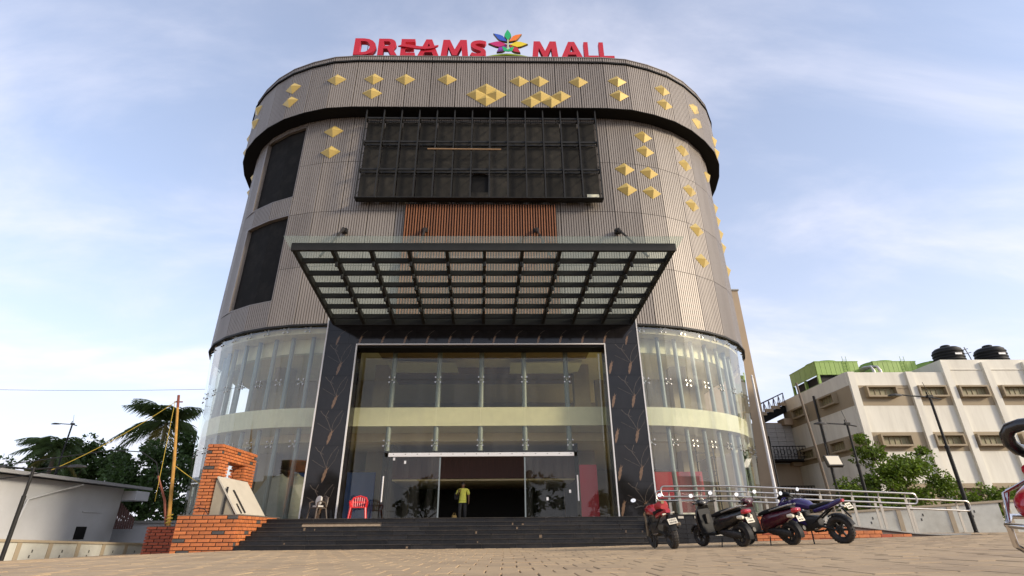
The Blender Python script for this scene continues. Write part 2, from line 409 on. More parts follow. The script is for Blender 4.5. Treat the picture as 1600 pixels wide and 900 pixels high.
# crown: ribbed facets, coping, black groove under the coping, soffit
for i in range(-16, 16): rib_panel(CROWN, i, Z1 + .02, 26.72)
cap = []
for i in range(-16, 16):
    a, b = CROWN.at(i * PP), CROWN.at((i + 1) * PP); d = (b - a).normalized(); n = Vector((d.y, -d.x, 0))
    o = MB()
    rib_panel(CROWN, i, 26.84, Z2, name='coping_panel')
    T = frame(a, d, -n, (0, 0, 1)); L = (b - a).length
    MB().box((0.0, -.075, 26.725), (L, .1, 26.835), T=T).build('black_groove', M['black'], mall)
    MB().box((0.0, -.03, Z2 - .01), (L, .5, Z2 + .05), T=T).build('coping_cap', M['cap'], mall)
sof = MB(); K = [k * PP for k in range(-16, 17)]
vs = []; fs = []
for s in K:
    p = CROWN.at(s) - CROWN.nrm(s) * .02; q = BODY.at(s) - BODY.nrm(s) * .3
    vs += [(p.x, p.y, Z1), (q.x, q.y, Z1), (p.x, p.y, Z1 + .06), (q.x, q.y, Z1 + .06)]
for k in range(len(K) - 1):
    a = 4 * k; fs += [(a, a + 1, a + 5, a + 4), (a + 2, a + 6, a + 7, a + 3), (a, a + 4, a + 6, a + 2)]
sof.add(vs, fs).build('crown_soffit', M['black'], mall)
def ring_slab(pf, off, z0, z1, name, m, back=44.0, edge=None):
    # a full floor plate bounded by the curved front, offset inwards
    P = [pf.at(k * PP / 2) - pf.nrm(k * PP / 2) * off for k in range(-34, 35)]
    P += [Vector((P[-1].x, back, 0)), Vector((P[0].x, back, 0))]
    n = len(P); vs = [(p.x, p.y, z0) for p in P] + [(p.x, p.y, z1) for p in P]
    fs = [tuple(range(n - 1, -1, -1)), tuple(range(n, 2 * n))] + [(i, (i + 1) % n, (i + 1) % n + n, i + n) for i in range(n)]
    return MB().add(vs, fs).build(name, m, mall)
ring_slab(CROWN, .3, 26.6, 26.75, 'roof', M['cap'])
ring_slab(BODY, .36, 9.5, 9.84, 'upper_ceiling', M['ceil'])
ring_slab(BODY, .55, 5.0, 5.86, 'floor_slab', M['cream'])
ring_slab(BODY, .5, .2, 1.03, 'ground_slab', M['infloor'])
# dark drip edge under the cladding
for i in range(-16, 16):
    a, b = BODY.at(i * PP) + BODY.nrm(i * PP) * .06, BODY.at((i + 1) * PP) + BODY.nrm((i + 1) * PP) * .06
    d = (b - a).normalized(); n = Vector((d.y, -d.x, 0)); T = frame(a, d, -n, (0, 0, 1))
    MB().box((0, 0, Z0 - .09), ((b - a).length, .5, Z0 + .008), T=T).build('drip_edge', M['steel'], mall)
# gold pyramids
pyr = None
def pyramid(pf, s, z, r=.60, rz=.45):
    global pyr
    a, b, d, n, i = facet(pf, s)
    p = a + d * ((s - i * PP) / PP * (b - a).length) + n * .012
    if pyr is None:
        h = .23
        pyr = MB().add([(-r, 0, 0), (0, 0, -rz), (r, 0, 0), (0, 0, rz), (0, -h, .02), (-r, .03, 0), (0, .03, -rz), (r, .03, 0), (0, .03, rz)],
                       [(0, 1, 4), (1, 2, 4), (2, 3, 4), (3, 0, 4), (0, 5, 6, 1), (1, 6, 7, 2), (2, 7, 8, 3), (3, 8, 5, 0), (8, 7, 6, 5)]).build('gold_pyramid', M['gold'], mall)
        o = pyr; me = pyr.data
        for v in me.vertices: v.co += Vector(pyr.location) + WL[mall.name]
    else:
        o = bpy.data.objects.new('gold_pyramid', pyr.data); COL.objects.link(o); o.parent = mall
    o.location = Vector((p.x, p.y, z)) - WL[mall.name]
    o.rotation_euler = (0, 0, math.atan2(d.y, d.x))
for s, z in [(-8.67, 25.31), (-6.41, 25.29), (-6.4, 24.15), (-4.52, 25.27), (-2.01, 25.29), (-11.75, 25.5), (-11.75, 24.38), (-15.8, 26.0), (-15.8, 24.85),
             (-.24, 24.09), (.96, 24.09), (.36, 24.54), (.36, 23.64), (2.33, 25.19), (3.54, 25.19), (5.91, 25.15), (3.0, 23.55), (3.6, 24.0), (4.2, 23.55), (4.8, 24.0),
             (8.29, 25.3), (8.31, 24.16), (11.4, 25.4), (11.4, 24.25), (14.35, 25.38), (14.35, 24.17), (17.2, 24.5), (17.2, 23.5), (-18.6, 25.5), (-18.6, 24.3), (20.2, 25.2), (20.2, 24.1)]:
    pyramid(CROWN, s, z)
for s, z in [(-8.66, 22.08), (-8.64, 20.55), (9.8, 21.99), (9.8, 20.9), (8.35, 19.38), (9.85, 19.33), (8.35, 17.98), (9.85, 17.97), (12.8, 21.93), (12.8, 20.82), (12.8, 18.94), (12.8, 17.9),
             (12.8, 16.21), (12.8, 14.2), (15.9, 21.55), (17.3, 19.9), (17.3, 18.9), (17.3, 17.9), (17.3, 16.9), (17.4, 15.3), (-17.6, 22.4), (-17.6, 21.2)]:
    pyramid(BODY, s, z)

# ------------------------------------------------------------------ the mall: curved glass storey
GP = 1.15
fit_me = None
def spider(p, n, d):
    global fit_me
    T = frame(p, d, -n, (0, 0, 1))
    if fit_me is None:
        b = MB()
        for sx in (-1, 1):
            for sz in (-1, 1):
                b.tube([(0, .10, 0), (sx * .12, .02, sz * .12)], .017, 6); b.tube([(sx * .12, .03, sz * .12), (sx * .12, -.022, sz * .12)], .036, 8)
        b.tube([(0, .07, 0), (0, .24, 0)], .03, 6)
        me = bpy.data.meshes.new('spider_fitting'); me.from_pydata([tuple(v) for v in b.v], [], b.f); me.materials.append(M['inox']); fit_me = me
    o = bpy.data.objects.new('spider_fitting', fit_me); COL.objects.link(o); o.parent = mall
    T2 = T.copy(); T2.translation = Vector(T.translation) - WL[mall.name]; o.matrix_local = T2
GZ = [1.04, 4.22, 7.05, 9.80]
def gat(s, z=9.8): return BODY.at(s) - BODY.nrm(s) * (.10 + .055 * (9.8 - z))
for sg in (-1, 1):
    for k in range(14):
        sa, sb = 5.95 + k * GP, 5.95 + (k + 1) * GP
        a, b = gat(sg * sa), gat(sg * sb)
        if sg < 0: a, b = b, a
        d = (b - a).normalized(); n = Vector((d.y, -d.x, 0)); T = frame(a, d, -n, (0, 0, 1)); L = (b - a).length
        for za, zb in zip(GZ, GZ[1:]):                    # the panes lean in a little towards the floor
            vs = []
            for z in (za + .006, zb - .006):
                p, q = gat(sg * sa, z), gat(sg * sb, z)
                if sg < 0: p, q = q, p
                p = p + d * .007; q = q - d * .007
                vs += [(p.x, p.y, z), (q.x, q.y, z), (q.x - n.x * .016, q.y - n.y * .016, z), (p.x - n.x * .016, p.y - n.y * .016, z)]
            MB().add(vs, [(0, 3, 2, 1), (4, 5, 6, 7), (0, 1, 5, 4), (1, 2, 6, 5), (2, 3, 7, 6), (3, 0, 4, 7)]).build('glass_pane', M['glass'], mall)
        if k > 0:
            q = gat(sg * sa); nn = BODY.nrm(sg * sa); dd = Vector((-nn.y, nn.x, 0))
            for z in (GZ[1], GZ[2], GZ[3] - .17): w_ = gat(sg * sa, z); spider((w_.x, w_.y, z), nn, dd)
            c = q - nn * .80
            for za, zb in ((1.04, 4.99), (5.87, 9.49)):
                T2 = Matrix.Translation((c.x, c.y, 0)); MB().lathe([(.105, za), (.105, zb)], 14, T=T2).build('steel_column', M['colm'], mall, smooth=True)
# interior shell
for k in list(range(-27, -9)) + list(range(9, 27)):
    s0, s1 = k * .75, (k + 1) * .75
    a, b = BODY.at(s0) - BODY.nrm(s0) * 1.15, BODY.at(s1) - BODY.nrm(s1) * 1.15; d = (b - a).normalized(); n = Vector((d.y, -d.x, 0)); T = frame(a, d, -n, (0, 0, 1))
    MB().box((0, 0, 8.75), ((b - a).length, .25, 9.498), T=T).build('ring_beam', M['cream'], mall)
MB().box((-17, 40, 1.03), (14.4, 40.3, 5.0)).box((-17, 40, 5.86), (14.4, 40.3, 9.5)).build('back_wall', M['inwall'], mall)
ring_slab(BODY, 2.4, 4.6, 4.99, 'lower_ceiling', M['ceil'], back=39.8)
for cx, cy in ((-13, 31), (-7, 30.5), (4.6, 30.5), (10.5, 31)):
    MB().box((cx - .45, cy - .45, 1.03), (cx + .45, cy + .45, 4.6)).build('concrete_column', M['inwall'], mall)
    MB().box((cx - .45, cy - .45, 5.86), (cx + .45, cy + .45, 9.5)).build('concrete_column', M['inwall'], mall)
MB().box((-15.6, 33, 1.03), (-15.4, 39.9, 4.6)).box((12.7, 33, 1.03), (12.9, 39.9, 4.6)).build('side_wall', M['inwall'], mall)
# brown coffered rings and light strips on the upper ceiling
MB().box((-6.6, 26.6, 9.2), (4.6, 28.0, 9.49)).build('ceiling_coffer', M['ceilb'], mall)
MB().box((-6.6, 30.6, 9.1), (4.6, 33.0, 9.49)).build('ceiling_coffer', M['ceilb'], mall)
MB().prism([(-6.4, 9.05), (-2.6, 9.05), (-6.4, 9.2)], 28.2, 30.2).build('ceiling_panel', M['cream'], mall)
MB().prism([(4.4, 9.05), (4.4, 9.2), (.4, 9.05)], 28.2, 30.4).build('ceiling_panel', M['cream'], mall)
MB().box((-16, 33.5, 7.0), (-8, 34, 9.5)).box((6, 33.5, 7.2), (13, 34, 9.5)).build('ceiling_bulkhead', M['inwall'], mall)
# ------------------------------------------------------------------ front glazing inside the portal (part of the mall)
XG = [-6.92, -5.3, -3.1, -1.04, 1.03, 3.08, 4.88]
for xa, xb in zip(XG, XG[1:]):
    for za, zb in ((3.78, 4.21), (4.21, 7.15), (7.15, 8.60)):
        MB().box((xa + .006, 24.70, za + .006), (xb - .006, 24.716, zb - .006)).build('glass_pane', M['dglass'], mall)
for x in XG[1:-1]:
    for z in (4.21, 7.15): spider((x, 24.7, z), Vector((0, -1, 0)), Vector((1, 0, 0)))
    MB().lathe([(.12, 5.87), (.12, 9.49)], 14, T=Matrix.Translation((x, 25.0, 0))).build('steel_column', M['colm'], mall, smooth=True)
    MB().lathe([(.12, 3.9), (.12, 4.99)], 14, T=Matrix.Translation((x, 25.0, 0))).build('steel_column', M['colm'], mall, smooth=True)
for xa, xb in ((-6.92, -5.3), (3.35, 4.88)):
    MB().box((xa + .006, 24.70, 1.04), (xb - .006, 24.716, 3.775)).build('glass_pane', M['dglass'], mall)
# sliding door
door = thing('sliding_door', 'wide glass sliding entrance door standing open under a white header bar', 'door', (-.97, 24.62, 1.03))
MB().cbox((-5.13, 24.54, 3.6), (3.2, 24.69, 3.765), .02).build('header_bar', M['white'], door)
bolts = MB()
for k in range(16): bolts.box((-4.9 + k * .53, 24.533, 3.69), (-4.87 + k * .53, 24.541, 3.72))
tag(bolts.build('bolt_row', M['steel'], door), kind='stuff')
for xa, xb, hx in ((-5.3, -2.80, -5.25), (.98, 3.34, 3.29)):
    o = MB().box((xa, 24.60, 1.05), (xb, 24.616, 3.6)).build('door_leaf', M['dglass'], door)
    e = xb if xa < -3 else xa
    MB().box((e - .03, 24.59, 1.05), (e + .03, 24.626, 3.6)).build('edge_profile', M['colm'], o)
    MB().tube([(hx, 24.53, 1.72), (hx, 24.53, 2.78)], .035, 8).tube([(hx, 24.53, 1.82), (hx, 24.6, 1.82)], .015, 6).tube([(hx, 24.53, 2.68), (hx, 24.6, 2.68)], .015, 6).build('door_handle', M['white'], o, smooth=True)
for x, z in ((-4.4, 3.3), (1.9, 1.75), (2.9, 2.05), (-4.9, 3.45)):
    MB().box((x, 24.594, z), (x + .09, 24.599, z + .13)).build('paper_sticker', M['white'], door)
# the dark lobby beyond
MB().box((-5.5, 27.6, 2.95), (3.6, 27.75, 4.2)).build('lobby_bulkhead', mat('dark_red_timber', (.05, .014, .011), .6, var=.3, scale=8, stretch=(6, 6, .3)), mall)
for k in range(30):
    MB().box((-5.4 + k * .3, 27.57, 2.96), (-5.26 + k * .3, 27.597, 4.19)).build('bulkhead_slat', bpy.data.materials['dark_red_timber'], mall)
MB().box((-5.5, 27.76, 2.86), (3.6, 33.0, 2.94)).build('lobby_ceiling', M['ceil'], mall)
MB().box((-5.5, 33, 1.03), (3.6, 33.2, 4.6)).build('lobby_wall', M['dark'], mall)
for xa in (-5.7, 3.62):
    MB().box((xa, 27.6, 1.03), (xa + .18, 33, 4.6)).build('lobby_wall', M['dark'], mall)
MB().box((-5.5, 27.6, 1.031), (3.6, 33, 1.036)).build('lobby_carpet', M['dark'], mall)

# ------------------------------------------------------------------ portal of black marble
portal = thing('entrance_portal', 'tall black marble portal with gold veins and white edge trim around the entrance', 'portal', (-.97, 24.1, 1.03))
def marble_tile(xa, xb, za, zb, big, leafy=True, jit=0, us=(.5,)):
    b = MB(); g_ = .004
    b.box((xa + g_, 23.80, za + g_), (xb - g_, 23.84, zb - g_), 0)
    w, h = xb - xa, zb - za; y = 23.797
    def P(u, v): return (xa + w * u, y, za + h * v)
    def leaf(u, v, s):   # spindle of gold matrix, leaning to the right
        o = [(-.10, -.31), (-.02, -.24), (.05, -.10), (.09, -.04), (.10, .06), (.15, .12), (.13, .18), (.24, .34), (.12, .25), (.11, .38), (.05, .22), (.0, .24), (-.03, .12), (-.09, .04), (-.08, -.06), (-.13, -.14)]
        hh = big
        b.add([(xa + w * u + q * s * .9, y, za + h * v + r_ * s * 1.25) for q, r_ in o], [tuple(range(len(o)))], 1)
    def crack(pts, t=.010):
        for (u0, v0), (u1, v1) in zip(pts, pts[1:]):
            a = Vector(P(u0, v0)); c = Vector(P(u1, v1)); d = (c - a).normalized(); n = Vector((d.z, 0, -d.x)) * t
            b.add([a + n, a - n, c - n * .6, c + n * .6], [(0, 1, 2, 3)], 2)
    if leafy:
        for u in us: leaf(u + jit, .22, .8 if h > 1 else .6)
        if h > 1:
            j = jit; u0 = us[-1]
            crack([(u0 - .38 + j, .97), (u0 - .28 + j, .86), (u0 - .1 + j, .76)]); crack([(u0 - .12 + j, .98), (u0 - .2 + j, .80), (u0 - .08 + j, .62), (u0 + .02 + j, .42)])
            crack([(u0 + .30 + j, .98), (u0 + .14 + j, .78), (u0 + .06 + j, .60), (u0 + .03 + j, .38)], .008); crack([(u0 - .42, .62), (u0 - .2 + j, .5), (u0 + j, .40)], .006)
            crack([(u0 + .34, .9), (u0 + .26, .62), (u0 + .1, .4)], .006)
        else:
            crack([(.5 + jit, .45), (.62 + jit, .75), (.8 + jit, .98)], .006)
    return b.build('marble_tile', [M['marble'], M['vein'], M['veinthin']], portal)
XL, XR = -8.37, 6.45; IL, IR, IT, OT = -6.94, 4.88, 8.65, 9.96
hz_ = [1.04, 2.32, 3.85, 5.35, 6.88, 8.36, 8.65 + .0]
hz_ = [1.04, 2.42, 3.98, 5.54, 7.10, IT]
for k in range(5):
    marble_tile(XL, IL, hz_[k], hz_[k + 1], 1, True, 0, (.53,)); marble_tile(IR, XR, hz_[k], hz_[k + 1], 1, True, 0, (.10, .68))
n = 14
for k in range(n):
    xa = XL + (XR - XL) * k / n; xb = XL + (XR - XL) * (k + 1) / n
    marble_tile(xa, xb, IT, IT + .68, 1, True); marble_tile(xa, xb, IT + .68, OT, 1, False)
# core of the portal, side returns and white trims
MB().box((XL, 23.842, 1.03), (IL, 24.9, OT)).box((IR, 23.842, 1.03), (XR, 24.9, OT)).box((IL + .002, 23.842, IT), (IR - .002, 24.68, OT)).build('portal_core', M['marble'], portal)
t = .055
for nm, a, b in (('left', (XL - t, 23.77, 1.04), (XL, 23.86, OT + t)), ('right', (XR, 23.77, 1.04), (XR + t, 23.86, OT + t)), ('top', (XL, 23.77, OT), (XR, 23.86, OT + t)),
                 ('il', (IL, 23.77, 1.04), (IL + t, 23.86, IT - t)), ('ir', (IR - t, 23.77, 1.04), (IR, 23.86, IT - t)), ('it', (IL, 23.77, IT - t), (IR, 23.86, IT))):
    MB().box(a, b).build('edge_trim', M['white'], portal)
MB().box((IL + .06, 23.87, 8.48), (IR - .06, 24.66, 8.59)).build('lintel', M['black'], portal)

# ------------------------------------------------------------------ canopy
can = thing('entrance_canopy', 'glass canopy on a dark steel grid jutting out above the entrance steps', 'canopy', (-.7, 23.8, 9.9))
YF, YB = 18.6, 23.77
ZF, ZB = 10.80, 9.62                          # underside heights, front and back
FX = (-8.42, 6.95); BX = (-8.12, 6.25)
def cz(y): return ZF + (ZB - ZF) * (y - YF) / (YB - YF)
def cx(u, y):
    t = (y - YF) / (YB - YF); a = FX[0] + (BX[0] - FX[0]) * t; b = FX[1] + (BX[1] - FX[1]) * t; return a + (b - a) * u
hb = .27
def beam(p, q, w, h, name, parent=can, m='steel', z0=0.0):
    p, q = Vector(p), Vector(q); d = (q - p); L = d.length; d.normalize(); s_ = Vector((d.y, -d.x, 0)).normalized(); u = s_.cross(d)
    if u.z < 0: u = -u
    return MB().box((0, -w / 2, z0), (L, w / 2, z0 + h), T=frame(p, d, -s_, u)).build(name, M[m], parent)
NB = 10
for k in range(NB + 1):
    u = k / NB
    beam((cx(u, YF + .07), YF + .07, cz(YF)), (cx(u, YB), YB, cz(YB)), .13, hb, 'longitudinal_beam')
yc = [YF + (YB - YF) * k / 6.6 for k in range(1, 7)]
for k in range(NB):
    a, b = k / NB, (k + 1) / NB
    for y in yc:
        beam((cx(a, y) + .067, y, cz(y) + .02), (cx(b, y) - .067, y, cz(y) + .02), .10, hb - .06, 'cross_beam')
beam((FX[0] - .07, YF, ZF - .02), (FX[1] + .07, YF, ZF - .02), .14, hb + .06, 'front_beam')
beam((BX[0], YB + .005, cz(YB) - .03), (BX[1], YB + .005, cz(YB) - .03), .05, hb + .03, 'wall_beam')
# glass sheets
yg = [YF - .42, 20.4, 22.2, YB - .05]
for k in range(5):
    for ya, yb in zip(yg, yg[1:]):
        a0, a1 = k / 5, (k + 1) / 5; e0 = -.28 if k == 0 else .01; e1 = .28 if k == 4 else -.01
        ga = .012
        vs = []
        for zz in (hb + .064, hb + .08):
            for (u, y, e) in ((a0, ya + ga, e0), (a1, ya + ga, e1), (a1, yb - ga, e1), (a0, yb - ga, e0)): vs.append((cx(u, y) + e, y, cz(y) + zz))
        MB().add(vs, [(3, 2, 1, 0), (4, 5, 6, 7), (0, 1, 5, 4), (1, 2, 6, 5), (2, 3, 7, 6), (3, 0, 4, 7)]).build('glass_sheet', M['cglass'], can)
sp = None
for k in range(1, NB):
    for y in yc[:5]:
        if sp is None:
            sp = MB().lathe([(.055, 0), (.06, -.03), (.06, -.2), (.05, -.21), (.045, -.17)], 10).build('spotlight', M['engine'], can, smooth=True); me = sp.data
        else:
            sp = bpy.data.objects.new('spotlight', me); COL.objects.link(sp); sp.parent = can
        sp.location = Vector((cx(k / NB, y) + .02, y - .12, cz(y) - .1)) - WL[can.name]
for x, xe in ((-8.4, -7.6), (-4.12, -3.6), (1.79, 2.0), (6.15, 6.1)):
    MB().box((x - .14, 24.02, 14.95), (x + .14, 24.24, 15.2)).box((x - .05, 23.85, 15.0), (x + .05, 24.02, 15.14)).build('rod_bracket', M['steel'], can)
    MB().tube([(x, 23.9, 15.06), (xe, 19.4, cz(19.4) + hb + .1)], .055, 8).build('tie_rod', M['engine'], can, smooth=True)
    MB().tube([(x, 23.9, 15.06), (x + (xe - x) * .1, 23.45, 15.06 - .46)], .085, 8).build('rod_sleeve', M['engine'], can, smooth=True)

# ------------------------------------------------------------------ dead video wall
scr = thing('video_wall', 'large dark video wall frame of black steel bars with one missing panel', 'video wall', (-1.26, 24.1, 16.9))
sx = [-7.95 + k * (13.37 / 13) for k in range(14)]; sz = [16.92, 18.82, 20.76, 22.5]
for i in range(13):
    for j in range(3):
        if i == 6 and j == 0:
            MB().box((sx[i] + .04, 24.04, 16.96), (sx[i + 1] - .04, 24.07, 17.50)).build('screen_board', M['screen'], scr)
            MB().box((sx[i] + .04, 24.20, 17.5), (sx[i + 1] - .04, 24.22, 18.8)).build('hole_back', M['black'], scr)
            continue
        y = 24.03 + random.uniform(0, .025)
        MB().box((sx[i] + .035, y, sz[j] + .04), (sx[i + 1] - .035, y + .04, sz[j + 1] - .05)).build('screen_board', M['screen'], scr)
MB().box((sx[12] + .25, 23.99, 17.0), (sx[13] - .12, 24.02, 17.36)).build('bare_patch', M['cream'], scr)
for x in sx:
    MB().box((x - .035, 23.62, 16.915), (x + .035, 23.70, 23.08)).build('vertical_bar', M['steel'], scr)
    st = MB()
    for z in sz: st.box((x - .03, 23.70, z - .03), (x + .03, 24.1, z + .03))
    for k in range(7): st.tube([(x, 23.68, 17.1 + k * .9), (x, 24.08, 17.1 + k * .9 + .45)], .018, 5)
    st.build('stay_bars', M['steel'], scr)
for j, z in enumerate(sz):
    MB().box((sx[0] - .06, 23.705, z - .055), (sx[-1] + .06, 23.77, z + .055)).build('horizontal_bar', M['steel'], scr)
    MB().box((sx[0] - .06, 24.0, z - .04), (sx[-1] + .06, 24.026, z + .04)).build('horizontal_bar', M['steel'], scr)
MB().box((sx[0] - .05, 23.62, 16.87), (sx[-1] + .05, 24.08, 16.91)).build('bottom_tray', M['steel'], scr)
MB().tube([(-4.25, 23.58, 20.12), (-.1, 23.58, 20.1)], .045, 6).build('bamboo_pole', mat('bamboo', (.33, .2, .1), .6), scr)

# timber screen
wsl = thing('timber_screen', 'panel of upright reddish timber slats on the facade below the dark video wall', 'slat panel', (-1.2, 24.15, 10.0))
MB().box((-5.25, 24.18, 10.0), (2.85, 24.235, 16.7)).build('backing_board', mat('dark_timber', (.035, .014, .008), .8), wsl)
me = None
for k in range(58):
    x = -5.22 + k * (8.04 / 57)
    if me is None:
        o = MB().box((-.030, 24.06, 10.02), (.030, 24.178, 16.72)).build('slat', M['wood'], wsl); me = o.data; z = o.location.z; y = o.location.y
    else: o = bpy.data.objects.new('slat', me); COL.objects.link(o); o.parent = wsl
    o.location = (x - WL[wsl.name].x, y + random.uniform(-.012, .012), z)
MB().box((-5.3, 24.08, 16.73), (2.9, 24.23, 16.77)).box((-5.31, 24.06, 10.0), (-5.27, 24.23, 16.73)).box((2.87, 24.06, 10.0), (2.91, 24.23, 16.73)).build('rim', M['steel'], wsl)

# ------------------------------------------------------------------ roof sign
sign = thing('roof_sign', 'red lettering reading DREAMS MALL with a rainbow flower emblem on the roof edge', 'sign', (-1.2, 23.95, 27.3))
PX = lambda px: -9.37 + (px - 553) * .04037      # measured spread of the letters, turned to metres
def SB(x): return 27.73 - .0125 * (x + 9.37)     # the rail dips slightly to the right
LH = 1.46
def arcp(cx_, cz_, rx, rz2, a0, a1, n=8): return [(cx_ + rx * math.cos(R(a0 + (a1 - a0) * k / n)), cz_ + rz2 * math.sin(R(a0 + (a1 - a0) * k / n))) for k in range(n + 1)]
def stroke(P, wd, asp):
    P = [Vector((x * asp, z)) for x, z in P]; Q = []
    for i in range(len(P) - 1):
        p0, p1, p2, p3 = P[max(i - 1, 0)], P[i], P[i + 1], P[min(i + 2, len(P) - 1)]
        for k in range(4):
            t = k / 4; Q.append(.5 * ((2 * p1) + (p2 - p0) * t + (2 * p0 - 5 * p1 + 4 * p2 - p3) * t * t + (3 * p1 - p0 - 3 * p2 + p3) * t ** 3))
    Q.append(P[-1]); A = []; B_ = []
    for i, q in enumerate(Q):
        d = (Q[min(i + 1, len(Q) - 1)] - Q[max(i - 1, 0)]).normalized(); n_ = Vector((-d.y, d.x)) * wd; A.append(((q + n_).x / asp, (q + n_).y)); B_.append(((q - n_).x / asp, (q - n_).y))
    return A + B_[::-1]
GLY = {
 'D': [[(0, 0), (0, 1), (.42, 1)] + arcp(.42, .5, .58, .5, 90, -90)[1:], [(.27, .17), (.27, .83), (.44, .83)] + arcp(.44, .5, .28, .33, 90, -90)[1:]],
 'R': [[(0, 0), (0, 1), (.52, 1)] + arcp(.52, .70, .38, .30, 90, -55, 7)[1:] + [(1, 0), (.70, 0), (.47, .40), (.27, .40), (.27, 0)], [(.27, .57), (.27, .84), (.48, .84)] + arcp(.48, .705, .15, .135, 90, -90, 5)[1:]],
 'E': [[(0, 0), (0, 1), (.96, 1), (.96, .82), (.30, .82), (.30, .60), (.88, .60), (.88, .43), (.30, .43), (.30, .18), (1, .18), (1, 0)]],
 'A': [[(0, 0), (.36, 1), (.64, 1), (1, 0), (.75, 0), (.67, .22), (.33, .22), (.25, 0)], [(.385, .38), (.5, .76), (.615, .38)]],
 'M': [[(0, 0), (.07, 1), (.31, 1), (.5, .42), (.69, 1), (.93, 1), (1, 0), (.78, 0), (.74, .60), (.58, .06), (.42, .06), (.26, .60), (.22, 0)]],
 'S': [stroke([(.93, .83), (.74, .885), (.5, .895), (.25, .84), (.17, .72), (.27, .60), (.5, .51), (.74, .42), (.84, .28), (.75, .155), (.5, .10), (.28, .115), (.06, .18)], .10, .70)],
 'L': [[(0, 0), (0, 1), (.30, 1), (.30, .18), (1, .18), (1, 0)]]}
def letter(ch, x0, x1):
    cu = bpy.data.curves.new('letter_curve', 'CURVE'); cu.dimensions = '2D'; cu.fill_mode = 'BOTH'; cu.extrude = .15
    for lp in GLY[ch]:
        sp_ = cu.splines.new('POLY'); sp_.points.add(len(lp) - 1); sp_.use_cyclic_u = True
        for p_, (u, w) in zip(sp_.points, lp): p_.co = ((u - .5) * (x1 - x0), (w - .5) * LH, 0, 1)
    to = bpy.data.objects.new('letter_tmp', cu); COL.objects.link(to)
    me = bpy.data.meshes.new_from_object(to.evaluated_get(bpy.context.evaluated_depsgraph_get()))
    bpy.data.objects.remove(to); bpy.data.curves.remove(cu)
    for v in me.vertices: v.co = Vector((v.co.x, -v.co.z, v.co.y))
    me.materials.clear(); me.materials.append(M['red']); me.name = 'letter'
    xm = (x0 + x1) / 2; o = link('letter', me, sign, (xm, 23.95, SB(xm) + LH / 2)); o['label'] = 'red letter ' + ch
for ch, a, b in (('D', 552, 586), ('R', 589.5, 620), ('E', 625, 647.5), ('A', 652, 685), ('M', 688, 731), ('S', 733.5, 759), ('M', 831, 872), ('A', 876, 911), ('L', 913, 935), ('L', 937, 960)):
    letter(ch, PX(a), PX(b))
def bar(xa, xb, y0, y1, dz0, dz1, nm): MB().add([(x, y, SB(x) + dz) for x in (xa, xb) for y in (y0, y1) for dz in (dz0, dz1)], [(0, 1, 3, 2), (4, 6, 7, 5), (0, 4, 5, 1), (2, 3, 7, 6), (0, 2, 6, 4), (1, 5, 7, 3)]).build(nm, M['steel'], sign)
for xa, xb in ((551, 761), (830, 961)): bar(PX(xa), PX(xb), 23.86, 24.04, -.11, -.02, 'base_rail')
for px in (560, 600, 640, 680, 720, 752, 775, 795, 815, 840, 880, 920, 952):
    MB().box((PX(px) - .03, 23.95, 27.2), (PX(px) + .03, 24.0, SB(PX(px)) - .11)).build('strut', M['steel'], sign)
for px in (570, 636, 668, 893): MB().tube([(PX(px), 24.3, 27.2), (PX(px) + .02, 24.15, 29.0)], .022, 5).build('back_stay', M['steel'], sign)
# swoosh through E and A
up = [(621, 76.5), (628, 73.8), (640, 74.4), (655, 76.4), (668, 76.6), (676, 75.6), (684, 74.0)]; dn = [(683, 76), (676, 79), (664, 80.6), (650, 80), (636, 78), (627, 77)]
pts = [(PX(x), SB(PX(x)) + (89 - y) * LH / 25.5) for x, y in up + dn]
MB().prism(pts, 23.70, 23.795).build('swoosh', M['red'], sign)
# flower emblem
def FE(cx_, cz_): return Vector((.30 + (cx_ - 895) / 3.41 * .04037, 30.05 - (cz_ - 10) / 3.41 * .0583))
PC = {'green': (.015, .42, .14), 'blue': (.03, .10, .52), 'magenta': (.52, .02, .14), 'purple': (.25, .05, .38), 'red': (.5, .025, .04), 'yellow': (.8, .62, .02), 'orange': (.85, .2, .015), 'olive': (.28, .36, .03)}
rimm = mat('petal_rim', (.16, .12, .04), .5)
yo = 0
for nm, p0, p1, w in (('purple', (895, 86), (836, 124), 17), ('red', (902, 86), (964, 128), 17), ('magenta', (897, 88), (791, 81), 15), ('yellow', (902, 88), (1005, 83), 15), ('blue', (896, 74), (817, 29), 14), ('orange', (900, 74), (973, 32), 14), ('green', (897, 70), (895, 9), 19)):
    a, c = Vector(p0), Vector(p1); d = c - a; L = d.length; d.normalize(); n_ = Vector((-d.y, d.x)); yo += .012
    q = [a + d * L * u + n_ * w * v for u, v in ((0, 0), (.18, .45), (.42, 1), (.62, .86), (.82, .42), (1, 0), (.82, -.42), (.62, -.86), (.42, -1), (.18, -.45))]
    pts = [tuple(FE(*p)) for p in q]
    if sum(pts[i][0] * pts[(i + 1) % 10][1] - pts[(i + 1) % 10][0] * pts[i][1] for i in range(10)) < 0: pts = pts[::-1]
    ce = Vector((sum(p[0] for p in pts) / 10, sum(p[1] for p in pts) / 10))
    b = MB().prism(pts, 23.86 - yo, 23.99 - yo, 1); b.prism([(ce.x + (p[0] - ce.x) * .94, ce.y + (p[1] - ce.y) * .94) for p in pts], 23.84 - yo, 23.858 - yo, 0)
    o = b.build('petal', [mat(nm + '_petal_paint', PC[nm], .4), rimm], sign); o['label'] = nm + ' petal'
lm = mat('emblem_leaf_paint', (.015, .45, .15), .4)
